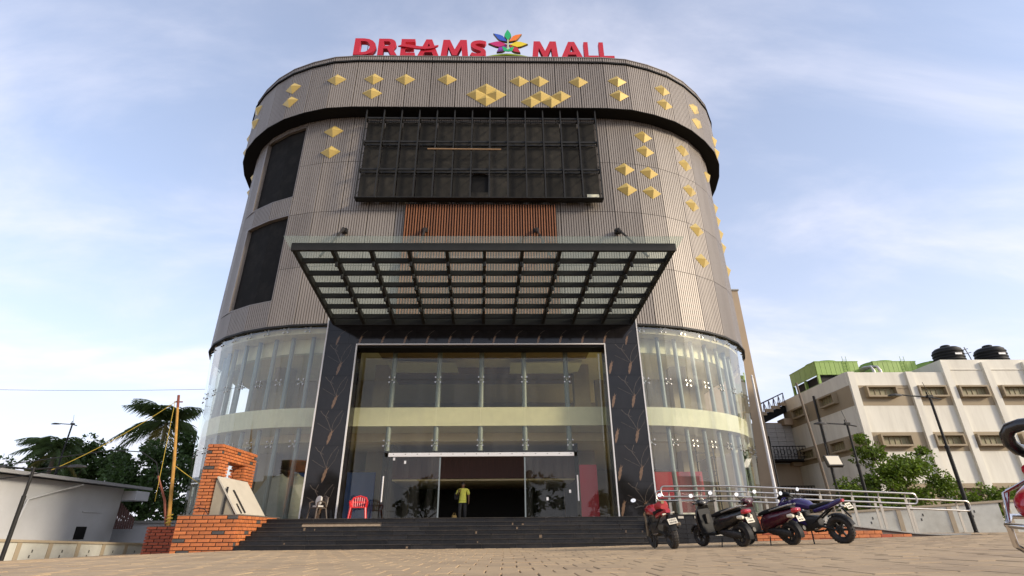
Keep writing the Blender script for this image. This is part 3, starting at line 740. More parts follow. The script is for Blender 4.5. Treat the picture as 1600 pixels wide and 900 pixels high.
for sgn in (-1, 1):
    pts = [tuple(FE(897 + sgn * q, r_)) for q, r_ in ((1, 130), (22, 128), (32, 106), (12, 112), (1, 122))]
    MB().prism(pts[::sgn], 23.68, 23.73).build('small_leaf', lm, sign)
a, c = FE(893, 128), FE(901, 66); MB().box((a.x, 23.735, a.y), (c.x, 23.76, c.y)).build('stalk', mat('stalk_paint', (.5, .55, .3), .5), sign)
FC = (.30, FE(895, 0).y)
arc = [(FC[0] - 1.30 + 2.6 * k / 14, FE(895, 146).y + .24 * math.sin(math.pi * k / 14)) for k in range(15)]; arc2 = [(x, z - .03 - .11 * math.sin(math.pi * k / 14)) for k, (x, z) in enumerate(arc)]
MB().prism(arc + arc2[::-1], 23.84, 23.97).build('ground_arc', mat('olive_arc_paint', PC['olive'], .4), sign)
# thin mast on the crown
rod = MB().tube([(10.2, 25.6, 27.2), (10.15, 25.6, 28.3)], .03, 6).build('roof_mast', M['steel'])
tag(rod, 'thin short mast standing on the right end of the mall roof', 'mast')

# ------------------------------------------------------------------ steps
steps = thing('entrance_steps', 'broad flight of seven black granite steps with a few missing and chipped tiles', 'steps', (-1.5, 20, 0))
RH = 1.03 / 7; TR = .40; SXL, SXR = -9.12, 5.95
core = MB()
for i in range(7):
    ya = 20.0 + i * TR
    core.box((SXL + .01, ya + .03, i * RH - .25 if i == 0 else i * RH), (SXR - .01, 24.55 if i == 6 else 23.4, (i + 1) * RH - .02))
core.build('step_core', M['mortar'], steps)
rng = random.Random(3)
for i in range(7):
    ya = 20.0 + i * TR; x = SXL; first = True
    while x < SXR - .05:
        w = rng.choice((1.2, 1.5, 1.8, .9)); xb = min(SXR, x + w)
        if SXR - xb < .4: xb = SXR
        zt = (i + 1) * RH; za = i * RH - (.25 if i == 0 else 0) + .004
        miss = (i == 5 and -6.9 < (x + xb) / 2 < -5.2)
        if not miss:
            MB().cbox((x + .004, ya + rng.uniform(0, .006), za), (xb - .004, ya + .032, zt - .03), .003).build('riser_tile', M['granite'], steps)
        yb = 24.5 if i == 6 else ya + TR + .03
        MB().cbox((x + .004, ya - .018, zt - .028), (xb - .004, yb, zt + rng.uniform(-.002, .003)), .008).build('tread_slab', M['tread'], steps)
        x = xb
for x, i in ((-7.4, 4), (-7.0, 4), (.35, 5), (.5, 4), (.72, 5), (-.9, 1), (-7.6, 1), (1.3, 2), (4.5, 3), (5.1, 3), (-1.0, 3), (-3.3, 0)):
    w = rng.uniform(.03, .10); MB().box((x, 20 + i * TR - .006, i * RH + .012), (x + w, 20 + i * TR + .0, i * RH + RH * rng.uniform(.4, .78))).build('chip', M['chip'], steps)

# ------------------------------------------------------------------ brickwork
def brick_face(parent, o, u, n, length, height, bl, bh, m='brick', skip=None, depth=.05, dark=(), seed=1, off0=0.0):
    # courses of bricks standing 6 mm proud of the mortar; o lower corner, u along, n outward
    rr = random.Random(seed); u = Vector(u); n = Vector(n); T = frame(o, u, -n, (0, 0, 1)); j = .023; jv = .038
    nrow = max(1, round(height / bh)); bh = height / nrow
    for r in range(nrow):
        x = -((r % 2) * .5 + off0) * bl
        c = 0
        while x < length - .02:
            a, b = max(0, x), min(length, x + bl); x += bl; c += 1
            if b - a < .05: continue
            um, vm = (a + b) / 2, (r + .5) * bh
            if skip:
                sk = skip(a, b, vm)
                if sk is None: continue
                a, b = sk
                if b - a < .09: continue
            e = rr.uniform(0, .005)
            dk = (r, c) in dark
            MB().cbox((0, 0, 0), (b - a - jv, bh - j, depth), .004, T=T @ Matrix.Translation((a + jv / 2, depth - .006 - e, r * bh + j / 2)) @ Matrix.Rotation(R(90), 4, 'X')).build('brick', M['brickd'] if dk else M[m], parent)
pl = thing('brick_plinth', 'low orange brick plinth with scattered dark bricks at the left end of the steps', 'plinth', (-10.2, 21.5, -.2))
PXL, PXR, PY0, PY1, PZ = -11.25, -9.15, 20.0, 23.7, 1.09
MB().box((PXL + .05, PY0 + .05, -.4), (PXR - .05, PY1, PZ - .002)).build('mortar_core', M['dmortar'], pl)
MB().box((PXL - .01, PY0 - .01, PZ), (PXR + .01, PY1, PZ + .025)).build('coping', M['dmortar'], pl)
brick_face(pl, (PXL, PY0, -.24), (1, 0, 0), (0, -1, 0), PXR - PXL, PZ + .24, .43, .121, dark=((1, 2), (10, 5), (6, 4), (4, 1)), seed=2)
def skR(a, b, v):
    z = -.24 + v                                   # hidden behind the steps below their line
    y0 = PY0 + a
    lim = PY0 + max(0, math.floor((z) / RH)) * TR + TR * 1.2 if z > 0 else PY0 + .4
    if a > lim: return None
    return (a, b)
brick_face(pl, (PXR, PY0, -.24), (0, 1, 0), (1, 0, 0), 3.4, PZ + .24, .34, .121, skip=skR, dark=((6, 3), (9, 6), (3, 1)), seed=4)
brick_face(pl, (PXL, PY1, -.24), (0, -1, 0), (-1, 0, 0), 3.7, PZ + .24, .43, .121, seed=5)
# brick arch standing on the plinth
ar = thing('brick_arch', 'tall orange brick arch with a square opening standing on the plinth beside the steps', 'arch', (-10.7, 22, PZ + .025))
AX0, AX1, AY0, AY1, AZ0, AZ1 = -11.0, -10.42, 20.45, 23.45, PZ + .026, 3.55
OY0, OY1, OZ = 21.15, 22.55, 3.0
for a, b in (((AX0 + .05, AY0 + .05, AZ0), (AX1 - .05, OY0 - .05, AZ1 - .01)), ((AX0 + .05, OY1 + .05, AZ0), (AX1 - .05, AY1 - .05, AZ1 - .01)), ((AX0 + .05, OY0 - .05, OZ + .05), (AX1 - .05, OY1 + .05, AZ1 - .01))):
    MB().box(a, b).build('mortar_core', M['dmortar'], ar)
H = AZ1 - AZ0
def skA(a, b, v):
    z = AZ0 + v
    if z > OZ: return (a, b)
    y0, y1 = AY0 + a, AY0 + b
    if y0 >= OY0 - .001 and y1 <= OY1 + .001: return None
    if y0 < OY0 < y1: return (a, OY0 - AY0)
    if y0 < OY1 < y1: return (OY1 - AY0, b)
    return (a, b)
brick_face(ar, (AX0, AY0, AZ0), (1, 0, 0), (0, -1, 0), AX1 - AX0, H, .40, .112, dark=((19, 1), (14, 1)), seed=6)
brick_face(ar, (AX1, AY0, AZ0), (0, 1, 0), (1, 0, 0), AY1 - AY0, H, .30, .112, skip=skA, dark=((20, 5), (20, 10), (18, 9), (10, 1), (6, 2), (16, 3), (19, 1)), seed=7)
brick_face(ar, (AX1, OY1, AZ0), (-1, 0, 0), (0, -1, 0), AX1 - AX0, OZ - AZ0, .30, .112, seed=8)
brick_face(ar, (AX0, OY0, AZ0), (1, 0, 0), (0, 1, 0), AX1 - AX0, OZ - AZ0, .30, .112, seed=9) if False else None
brick_face(ar, (AX0, AY1, AZ0), (0, -1, 0), (-1, 0, 0), AY1 - AY0, H, .40, .112, skip=lambda a, b, v: None if (AZ0 + v < OZ and AY1 - b >= OY0 - .1 and AY1 - a <= OY1 + .1) else (a, b), seed=10)
MB().box((AX0 + .05, OY0 - .05, OZ), (AX1 - .05, OY1 + .05, OZ + .05)).build('soffit_bed', M['brick'], ar)
MB().box((AX0 + .01, AY0 + .01, AZ1 - .01), (AX1 - .01, AY1 - .01, AZ1 + .01)).build('top_bed', M['brick'], ar)
# rust brick pier behind
p2 = thing('brick_pier', 'smaller rust red brick pier left of the orange plinth with a pole rising from it', 'pier', (-13.5, 24, -.3))
MB().box((-13.97, 23.05, -.6), (-12.0, 25.0, .80)).build('mortar_core', M['dmortar'], p2)
MB().box((-14.03, 22.99, .80), (-12.0, 25.0, .825)).build('coping', M['dmortar'], p2)
brick_face(p2, (-14.02, 23.0, -.42), (1, 0, 0), (0, -1, 0), 2.0, 1.22, .40, .115, m='brickr', dark=((5, 5),), seed=12)
brick_face(p2, (-14.02, 25.0, -.42), (0, -1, 0), (-1, 0, 0), 2.0, 1.22, .40, .115, m='brickr', seed=13)
# stone slabs leaning on the arch
sl = thing('stone_slabs', 'pale stone slabs leaning against the brick arch on the plinth', 'slab', (-9.9, 21.6, PZ + .026))
zt = PZ + .03; A = Vector((-10.36, 0, 2.38)); Bq = Vector((-9.42, 0, zt)); d = (Bq - A); L = d.length; d.normalize(); nn = Vector((d.z, 0, -d.x)) * -1
MB().box((0, 20.35, 0), (L, 22.75, .05), T=frame(A, d, (0, 1, 0), d.cross(Vector((0, 1, 0))))).build('slab', M['stone'], sl)['label'] = 'pale leaning slab'
MB().prism([(-10.38, zt), (-9.5, zt), (-10.3, 2.30), (-10.38, 2.30)], 20.40, 20.46).build('slab', M['stoned'], sl)['label'] = 'darker end slab'
T = frame(A, d, (0, 1, 0), d.cross(Vector((0, 1, 0))))
MB().box((.55, 20.95, .051), (L - .05, 21.03, .09), T=T).box((1.15, 20.65, .051), (L - .02, 20.72, .08), T=T).build('dark_batten', M['engine'], sl)
MB().box((-9.95, 20.36, zt), (-9.88, 20.395, 2.05)).build('dark_batten', M['engine'], sl)
# ------------------------------------------------------------------ raised walk and ramp at the right of the steps
ramp = thing('access_ramp', 'grey access ramp with tiled and brick side running down to the right of the steps', 'ramp', (11, 21.8, 0))
RY0, RY1, RX0, RX1, RX2 = 20.7, 22.75, 5.99, 9.1, 16.9
def rz_(x): return 1.03 if x < RX1 else max(gz(x) + .02, 1.03 - .115 * (x - RX1))
b = MB(); K = [RX0] + [RX1 + (RX2 - RX1) * k / 8 for k in range(9)]
vs = []; fs = []
for x in K: vs += [(x, RY0 + .05, -.2), (x, RY0 + .05, rz_(x) - .03), (x, RY1, rz_(x) - .03), (x, RY1, -.2)]
for k in range(len(K) - 1):
    a = 4 * k; fs += [(a, a + 4, a + 5, a + 1), (a + 1, a + 5, a + 6, a + 2), (a + 2, a + 6, a + 7, a + 3)]
fs += [(0, 1, 2, 3), tuple(len(vs) - 4 + q for q in (3, 2, 1, 0))]
b.add(vs, fs).build('ramp_core', M['dmortar'], ramp)
M['concrete'] = mat("grey_concrete", (.33, .32, .29), .85, var=.12, scale=4, bump=.2)
for k in range(len(K) - 1):
    xa, xb = K[k], K[k + 1]
    MB().add([(xa + .004, RY0 - .02, rz_(xa) - .03), (xb - .004, RY0 - .02, rz_(xb) - .03), (xb - .004, RY1, rz_(xb) - .03), (xa + .004, RY1, rz_(xa) - .03),
              (xa + .004, RY0 - .02, rz_(xa) + .005), (xb - .004, RY0 - .02, rz_(xb) + .005), (xb - .004, RY1, rz_(xb) + .005), (xa + .004, RY1, rz_(xa) + .005)],
             [(0, 3, 2, 1), (4, 5, 6, 7), (0, 1, 5, 4), (1, 2, 6, 5), (2, 3, 7, 6), (3, 0, 4, 7)]).build('ramp_slab', M['concrete'] if k else M['granite'], ramp)
for r in range(7):                                    # black tiles on the side of the walk
    for c in range(5):
        za, zb = -.05 + r * .15 + .004, -.05 + (r + 1) * .15 - .004
        if r == 6: zb = .99
        MB().cbox((RX0 + c * .62 + .004, RY0 + .01 + random.uniform(0, .006), za), (RX0 + (c + 1) * .62 - .004, RY0 + .05, zb), .003).build('side_tile', M['granite'], ramp)
for x, z, w, h in ((6.35, .9, .2, .08), (6.95, .9, .2, .08), (7.6, .33, .42, .035)):
    MB().box((x, RY0 - .012, z), (x + w, RY0 + .008, z + h)).build('chipped_patch', M['stone'], ramp)
for r in range(9):
    za = r * .121 - .02
    x = RX1 - (r % 2) * .2
    while x < RX2:
        a, bb = max(RX1 + .005, x), x + .41; x += .41
        bb = min(bb, RX1 + (1.03 - .05 - (za + .11)) / .115)
        if bb - a < .06 or za + .11 < gz(a): continue
        MB().cbox((0, 0, 0), (bb - a - .012, .109, .05), .004, T=Matrix.Translation((a, RY0 + .046 - random.uniform(0, .004), za)) @ Matrix.Rotation(R(90), 4, 'X')).build('brick', M['brickr'] if random.random() < .12 else M['brick'], ramp)
M['post'] = mat('brushed_post', (.40, .37, .32), .4, .6)
def railing(label, y, xs_posts, x0, x1, hh, loop=True):
    t = thing('handrail', label, 'railing', ((x0 + x1) / 2, y, rz_((x0 + x1) / 2)))
    pts = []
    def zt(x): return 1.03 + hh if x < RX1 - .6 else 1.03 + hh - (x - RX1 + .6) * .045
    X = [x0 + (x1 - x0) * k / 8 for k in range(9)]
    r = .032; lo = .36
    def loopend(x, s): return [(x + s * .10, y, zt(x)), (x + s * .16, y, zt(x) - .04), (x + s * .19, y, zt(x) - .11), (x + s * .19, y, zt(x) - lo + .10), (x + s * .16, y, zt(x) - lo + .04), (x + s * .10, y, zt(x) - lo)]
    path = [(x, y, zt(x)) for x in X] + loopend(x1, 1) + [(x, y, zt(x) - lo) for x in X[::-1]] + loopend(x0, -1)[::-1] + [(x0, y, zt(x0))]
    MB().tube(path, r, 8).build('rail_loop', M['inox'], t, smooth=True)
    for px in xs_posts:
        zb = rz_(px) + .006 if y < RY1 - .01 else gz(px)
        p = MB(); p.box((px - .05, y + .035, zb), (px + .05, y + .055, zt(px) - lo * .5))
        p.tube([(px, y + .045, zt(px) - lo * .55), (px, y + .045, zt(px) - .12), (px, y, zt(px))], .024, 8); p.tube([(px, y + .045, zt(px) - lo), (px, y, zt(px) - lo)], .016, 6)
        p.box((px - .09, y - .01, zb), (px + .09, y + .1, zb + .012))
        p.build('post', M['post'], t)
    return t
railing('near stainless steel handrail along the raised walk and ramp, with a rounded loop end', 20.95, (6.6, 7.9, 9.2, 10.6, 11.9, 13.1, 14.1, 15.1), 6.1, 15.3, .98)
railing('far stainless steel handrail behind the near one along the ramp, reaching further right', 22.6, (6.7, 8.0, 9.3, 10.6, 12.0, 13.6, 15.0, 16.4, 18.3), 6.35, 18.6, .93)

# ------------------------------------------------------------------ plants
M['leafd'] = leaf_mat("dark_leaf", (.058, .10, .025)); M['leafm'] = leaf_mat("mid_leaf", (.055, .10, .022)); M['leafb'] = leaf_mat("bright_leaf", (.125, .19, .018), .5)
M['palm'] = leaf_mat("palm_leaflet", (.09, .135, .04), .3); M['palmy'] = leaf_mat("yellow_palm_leaflet", (.19, .16, .04), .3)
M['bark'] = mat("bark", (.13, .10, .07), .9, var=.3, scale=6)
def leaves(centres, n, size, rng, flat=.7):
    mb = MB(); tot = sum(r ** 2 for *_, r in centres)
    sub_ = []
    for (cx_, cy_, cz_, r) in centres:               # every clump breaks into smaller ones, with gaps between
        m = max(3, int(n * r * r / tot / 75))
        for _ in range(m):
            v = Vector((rng.gauss(0, 1), rng.gauss(0, 1), rng.gauss(0, 1))).normalized() * r * rng.uniform(.35, 1.0)
            sub_.append((cx_ + v.x, cy_ + v.y, cz_ + v.z * flat, r * rng.uniform(.26, .48), n * r * r / tot / m))
    for (cx_, cy_, cz_, r, cnt) in sub_:
        for _ in range(int(cnt)):
            v = Vector((rng.gauss(0, 1), rng.gauss(0, 1), rng.gauss(0, 1))).normalized() * r * rng.uniform(.45, 1.08)
            p = Vector((cx_, cy_, cz_)) + Vector((v.x, v.y, v.z * flat))
            d = (v.normalized() + Vector((rng.uniform(-1, 1), rng.uniform(-1, 1), rng.uniform(-1.0, .4)))).normalized()
            s = d.cross(Vector((rng.uniform(-1, 1), rng.uniform(-1, 1), rng.uniform(-.3, 1)))).normalized(); u = s.cross(d)
            L = size * rng.uniform(.6, 1.35); w = L * .3
            a, c = p, p + d * L; m = p + d * L * .5
            mb.add([a, m + s * w + u * w * .3, c, m - s * w + u * w * .3], [(0, 1, 2), (0, 2, 3)])
    return mb
def tree(name, label, base, crown, n, size, lm, seed, cat='tree', group=None, trunk_r=.16):
    rng = random.Random(seed); base = Vector(base)
    t = thing(name, label, cat, base, group)
    cs = crown
    top = Vector((sum(c[0] for c in cs) / len(cs), sum(c[1] for c in cs) / len(cs), sum(c[2] for c in cs) / len(cs)))
    fork = base.lerp(top, .45)
    tr = MB().tube([base - Vector((0, 0, .1)), base.lerp(fork, .5) + Vector((rng.uniform(-.1, .1), 0, 0)), fork], [trunk_r, trunk_r * .85, trunk_r * .7], 9)
    for c in cs:
        e = Vector(c[:3]); mid = fork.lerp(e, .5) + Vector((rng.uniform(-.2, .2), rng.uniform(-.2, .2), rng.uniform(0, .3)))
        tr.tube([fork, mid, e], [trunk_r * .5, trunk_r * .3, trunk_r * .1], 6)
        for _ in range(3):
            q = e + Vector((rng.uniform(-1, 1), rng.uniform(-1, 1), rng.uniform(-.4, .8))) * c[3] * .8
            tr.tube([mid.lerp(e, .6), q], [trunk_r * .14, trunk_r * .05], 5)
    tr.build('trunk', M['bark'], t, smooth=True)
    leaves(cs, n, size, rng).build('crown', M[lm], t)
    return t
def palm(label, base, top, nf, L, seed, droop=1.0):
    rng = random.Random(seed); base, top = Vector(base), Vector(top)
    t = thing('palm_tree', label, 'palm', base)
    mid = base.lerp(top, .5) + Vector((.3, 0, 0))
    MB().tube([base, mid, top], [.24, .17, .14], 9).build('trunk', M['bark'], t, smooth=True)
    for k in range(nf):
        a = 2 * math.pi * k / nf + rng.uniform(-.2, .2); el = rng.uniform(-.5, 1.3); LL = L * rng.uniform(.8, 1.1)
        h = Vector((math.cos(a), math.sin(a), 0)); mb = MB(); pts = []
        for i in range(9):
            s = i / 8; pts.append(top + h * LL * s * math.cos(el * (1 - .45 * s)) + Vector((0, 0, LL * (math.sin(el) * s - .62 * droop * s * s))))
        mb.tube(pts, [.035 - .003 * i for i in range(9)], 5)
        side = h.cross(Vector((0, 0, 1)))
        for i in range(36):
            s = .1 + .9 * i / 35; j = min(7, int(s * 8)); p = pts[j].lerp(pts[j + 1], s * 8 - j); tg = (pts[j + 1] - pts[j]).normalized()
            ll = LL * .30 * math.sin(math.pi * min(1, s * .9 + .12)) ** .6 + .1
            for sg in (-1, 1):
                d = (side * sg * .8 + tg * .55 + Vector((0, 0, rng.uniform(-.75, -.15)))).normalized()
                w = tg * .034
                mb.add([p - w, p + w, p + d * ll * .6 + w * .7 + Vector((0, 0, -.02)), p + d * ll + Vector((0, 0, -.16 * ll))], [(0, 1, 2), (0, 2, 3)])
        mb.build('frond', M['palmy'] if (el < -.05 and rng.random() < .5) else M['palm'], t)
    return t
palm('coconut palm with drooping fronds beside the left edge of the mall', (-31.2, 50, -.9), (-31.2, 50, 10.0), 28, 4.5, 1)
palm('shorter palm with yellowing fronds above the grey building on the left', (-37.6, 46, -.9), (-37.2, 46, 7.0), 20, 3.1, 2, 1.15)
tree('broadleaf_tree', 'wide dark green tree behind the roof of the grey building on the left', (-41, 52, -.9), [(-41.5, 52, 6.6, 1.9), (-39, 52, 7.6, 1.8), (-43, 53, 5.4, 1.9), (-36.8, 53, 6.9, 1.6), (-38.5, 51, 5.6, 1.8), (-35.2, 52, 5.2, 1.8)], 8500, .36, 'leafd', 5, trunk_r=.3)
tree('broadleaf_tree', 'dense dark tree filling the gap below the coconut palm on the left', (-29, 46, -.8), [(-30.5, 46, 5.0, 2.1), (-27.6, 46, 6.4, 2.0), (-25.6, 45, 4.9, 2.0), (-28.4, 45, 3.4, 2.3), (-25.4, 44, 2.4, 2.0), (-31.0, 45, 2.6, 2.0), (-26.5, 46, 7.2, 1.4)], 10500, .34, 'leafd', 6, trunk_r=.28)
tree('broadleaf_tree', 'low distant tree just showing over the left end of the grey roof', (-58, 60, -.9), [(-58, 60, 8.2, 2.2), (-62, 60, 8.0, 2.4), (-54.5, 60, 7.0, 2.0)], 2200, .42, 'leafm', 7, trunk_r=.28)
tree('broadleaf_tree', 'leafy bright green tree in front of the cream building between two street lamps', (23.2, 33, .3),
     [(21.2, 33, 2.6, 1.25), (22.7, 33.4, 4.9, .95), (23.6, 32.6, 3.7, 1.3), (25.0, 33.2, 4.0, 1.15), (26.2, 33, 2.9, 1.1), (22.2, 32.2, 3.3, 1.0), (24.2, 33.4, 2.2, 1.4), (20.4, 33, 1.5, .9), (22.3, 33, 5.6, .55), (25.6, 33, 4.9, .5), (26.6, 32.6, 1.7, 1.0), (22.2, 32.4, 1.6, 1.1)], 15000, .18, 'leafb', 8, trunk_r=.13)
for k, (x, lab) in enumerate(((28.0, 'bushy green shrub behind the boundary wall, nearest the tall street lamp'), (30.4, 'bushy green shrub behind the boundary wall, the middle one of its row'), (32.8, 'bushy green shrub behind the boundary wall at the right edge of the photo'))):
    tree('garden_shrub', lab, (x, 32.5, .3), [(x - .7, 32.5, 1.9, .85), (x + .4, 32.4, 2.2 + .15 * k, .95), (x, 32.7, 1.3, 1.1), (x + .9, 32.6, 1.6, .8)], 2600, .17, 'leafb', 20 + k, cat='shrub', group='shrubs behind the boundary wall', trunk_r=.06)

# ------------------------------------------------------------------ left side: boundary wall, grey building, lamp, poles
M['grey'] = mat("grey_render", (.62, .63, .64), .85, var=.05, scale=.8, stain=(.5, .5, .5), stain_amt=.5, stain_scale=.6)
M['wallc'] = mat("pale_wall_panel", (.56, .56, .50), .8, var=.08, stain=(.3, .28, .22), stain_amt=.5, stain_scale=1.2)
M['wallt'] = mat("tan_wall_frame", (.40, .33, .23), .8, var=.06)
def bwall(label, A, Bp, n, base, top0, top1, tiles=True):
    t = thing('boundary_wall', label, 'wall', (A[0], A[1], base(A[0])))
    A, Bp = Vector((*A, 0)), Vector((*Bp, 0)); d = Bp - A; L = d.length; d.normalize(); T = frame(A, d, Vector((-d.y, d.x, 0)), (0, 0, 1))
    tz = lambda u: top0 + (top1 - top0) * u / L
    for k in range(n):
        a, b_ = L * k / n, L * (k + 1) / n; zb = -1.2
        def q(x0, x1, y0, y1, zlo, dz, nm, m):
            vs = [(x0, y0, zlo), (x1, y0, zlo), (x1, y1, zlo), (x0, y1, zlo), (x0, y0, tz(x0) + dz), (x1, y0, tz(x1) + dz), (x1, y1, tz(x1) + dz), (x0, y1, tz(x0) + dz)]
            return MB().add(vs, [(0, 3, 2, 1), (4, 5, 6, 7), (0, 1, 5, 4), (1, 2, 6, 5), (2, 3, 7, 6), (3, 0, 4, 7)], T=T).build(nm, M[m], t)
        q(a + .1, b_ - .1, .03, .17, zb, -.10, 'wall_panel', 'wallc'); q(a - .1, a + .1, 0, .2, zb, -.10, 'wall_post', 'wallt')
        vs = [(x, y, tz(x) + z) for x, z in ((a - .1, -.1), (b_ + (.1 if k == n - 1 else -.1), -.1)) for y in (-.03, .23)]
        x0, x1 = a - .1, b_ - .1 if k < n - 1 else b_ + .1
        vs = [(x0, -.03, tz(x0) - .098), (x1, -.03, tz(x1) - .098), (x1, .23, tz(x1) - .098), (x0, .23, tz(x0) - .098), (x0, -.03, tz(x0)), (x1, -.03, tz(x1)), (x1, .23, tz(x1)), (x0, .23, tz(x0))]
        MB().add(vs, [(0, 3, 2, 1), (4, 5, 6, 7), (0, 1, 5, 4), (1, 2, 6, 5), (2, 3, 7, 6), (3, 0, 4, 7)], T=T).build('wall_coping', M['wallt'], t)
        if tiles:
            for hz2, xx in ((.42, .46), (.62, .41)):
                c = a + (b_ - a) * xx; e = MB(); s_ = .055
                for q2 in range(7): e.box((c - .03 + .012 * (q2 % 3), .022, tz(c) - hz2 - .05 + q2 * .016), (c + .035 - .01 * (q2 % 2), .031, tz(c) - hz2 - .05 + q2 * .016 + .013), T=T)
                e.build('weep_hole', M['black'], t)
    return t
bwall('low panelled boundary wall in front of the grey building on the left', (-19.75, 22.6), (-19.0, 31.6), 6, gz, .42, .14)
gb = thing('grey_building', 'plain grey rendered building with a thin sloping roof behind the left boundary wall', 'building', (-30, 30, -1))
MB().box((-36, 18, -1.2), (-24, 36, 3.22)).build('wall', M['grey'], gb)
def sheet(x0, x1, y0, y1, za, zb, th): return MB().add([(x0, y0, zb), (x1, y0, za), (x1, y1, za), (x0, y1, zb), (x0, y0, zb + th), (x1, y0, za + th), (x1, y1, za + th), (x0, y1, zb + th)], [(0, 3, 2, 1), (4, 5, 6, 7), (0, 1, 5, 4), (1, 2, 6, 5), (2, 3, 7, 6), (3, 0, 4, 7)])
sheet(-36.5, -23.2, 17.6, 37.6, 3.225, 4.3, .16).build('roof', mat('grey_fascia', (.36, .36, .36), .7), gb)
for k in range(8): sheet(-36.3, -24.5, 18 + k * 1.35, 19.33 + k * 1.35, 3.50, 4.9, .05).build('roof_sheet', M['wallt'] if False else M['concrete'], gb)
MB().box((-23.999, 32.9, .35), (-23.97, 33.7, 1.0)).build('window', M['black'], gb)
MB().box((-23.999, 33.0, 1.75), (-23.96, 34.6, 1.79)).build('drip_ledge', M['grey'], gb)
MB().tube([(-23.4, 31.6, 3.1), (-23.88, 30.6, 2.7), (-23.9, 28.9, 2.2), (-23.9, 28.3, -.9)], .05, 8).build('downpipe', M['grey'], gb, smooth=True)
MB().box((-25.6, 36.1, 2.55), (-23.2, 37.4, 3.1)).build('end_beam', M['grey'], gb)
for k in range(9):
    MB().box((-24.2 + .14 * k, 36.2, .9), (-24.14 + .14 * k, 36.3, 2.5 - .12 * k)).build('louvre_slat', mat('dull_red_slat', (.12, .05, .04), .7) if k == 0 else bpy.data.materials['dull_red_slat'], gb)
lb = thing('low_annex', 'low grey annex with small dark windows between the grey building and the brick pier', 'building', (-23, 38, -1))
MB().box((-27, 38, -1.2), (-17.6, 42, 1.25)).build('wall', M['grey'], lb); MB().box((-27.2, 37.8, 1.25), (-17.4, 42.2, 1.4)).build('roof', M['concrete'], lb)
for x in (-21.6, -20.9): MB().box((x, 37.96, .3), (x + .5, 37.99, .75)).build('window', M['black'], lb)

def lamp_head(b, x, y, z, s, T=None):
    # flat LED head pointing along s in x
    rings = []
    for u, w, h in ((0, .05, .05), (.12, .10, .09), (.4, .15, .11), (.62, .11, .07), (.72, .04, .03)):
        rings.append([(x + s * u, y - w, z), (x + s * u, y - w * .6, z + h), (x + s * u, y + w * .6, z + h), (x + s * u, y + w, z)] if s > 0 else [(x + s * u, y + w, z), (x + s * u, y + w * .6, z + h), (x + s * u, y - w * .6, z + h), (x + s * u, y - w, z)])
    b.loft(rings, T=T)
def street_lamp(label, base, h, reach, arm_rise, back, tilt=0.0):
    x, y, z = base; t = thing('street_lamp', label, 'street lamp', base, 'street lamps along the boundary')
    MB().tube([(x, y, z), (x, y, z + h * .62), (x, y, z + h * .62 + .02), (x, y, z + h)], [.085, .085, .06, .06], 10).lathe([(.16, z), (.16, z + .05), (.09, z + .12)], 10, T=Matrix.Translation((x, y, 0))).build('pole', M['steel'], t, smooth=True)
    MB().lathe([(.10, z + h * .6), (.105, z + h * .6 + .1), (.07, z + h * .6 + .14)], 10, T=Matrix.Translation((x, y, 0))).build('pole_collar', M['steel'], t, smooth=True)
    MB().tube([(x + back, y, z + h - .12), (x, y, z + h - .02), (x - reach * .5, y, z + h + arm_rise * .55), (x - reach + .6, y, z + h + arm_rise)], .035, 7).build('arm', M['steel'], t, smooth=True)
    b = MB(); lamp_head(b, x - reach + .62, y, z + h + arm_rise - .05, -1); b.build('lamp_head', M['engine'], t)
    MB().box((x - .12, y - .08, z + h - .05), (x + .14, y + .08, z + h + .08)).tube([(x - .08, y, z + h + .08), (x - .08, y, z + h + .25)], .03, 6).tube([(x + .05, y, z + h), (x - .12, y, z + h + .75)], .012, 5).build('junction_box', M['steel'], t)
    return t
street_lamp('tall dark street lamp standing in front of the shrubs at right, arm pointing left', (21.5, 26, .25), 6.3, 2.0, .1, .55)
street_lamp('shorter looking dark street lamp standing at the left side of the bright green tree', (19.0, 29.2, .25), 5.55, 1.75, .06, .5)
street_lamp('dark street lamp whose head alone shows at the right edge of the photo', (33.8, 27.5, .3), 8.55, 1.9, .1, .5)
t = thing('street_lamp', 'slim dark double armed street lamp at the far left in front of the grey building', 'street lamp', (-18.4, 22, -.4), 'street lamps along the boundary')
MB().tube([(-18.4, 22, -.5), (-18.4, 22, 1.9), (-18.4, 22, 1.92), (-18.4, 22, 2.95)], [.075, .075, .055, .055], 10).build('pole', M['steel'], t, smooth=True)
MB().tube([(-19.6, 22, 2.98), (-18.4, 22, 2.86), (-17.2, 22.2, 3.0)], .035, 7).build('arm', M['steel'], t, smooth=True)
b = MB(); lamp_head(b, -17.25, 22.2, 2.96, 1); b.build('lamp_head', M['engine'], t)
b = MB(); lamp_head(b, -19.5, 22, 2.94, -1); b.build('lamp_head', M['engine'], t)

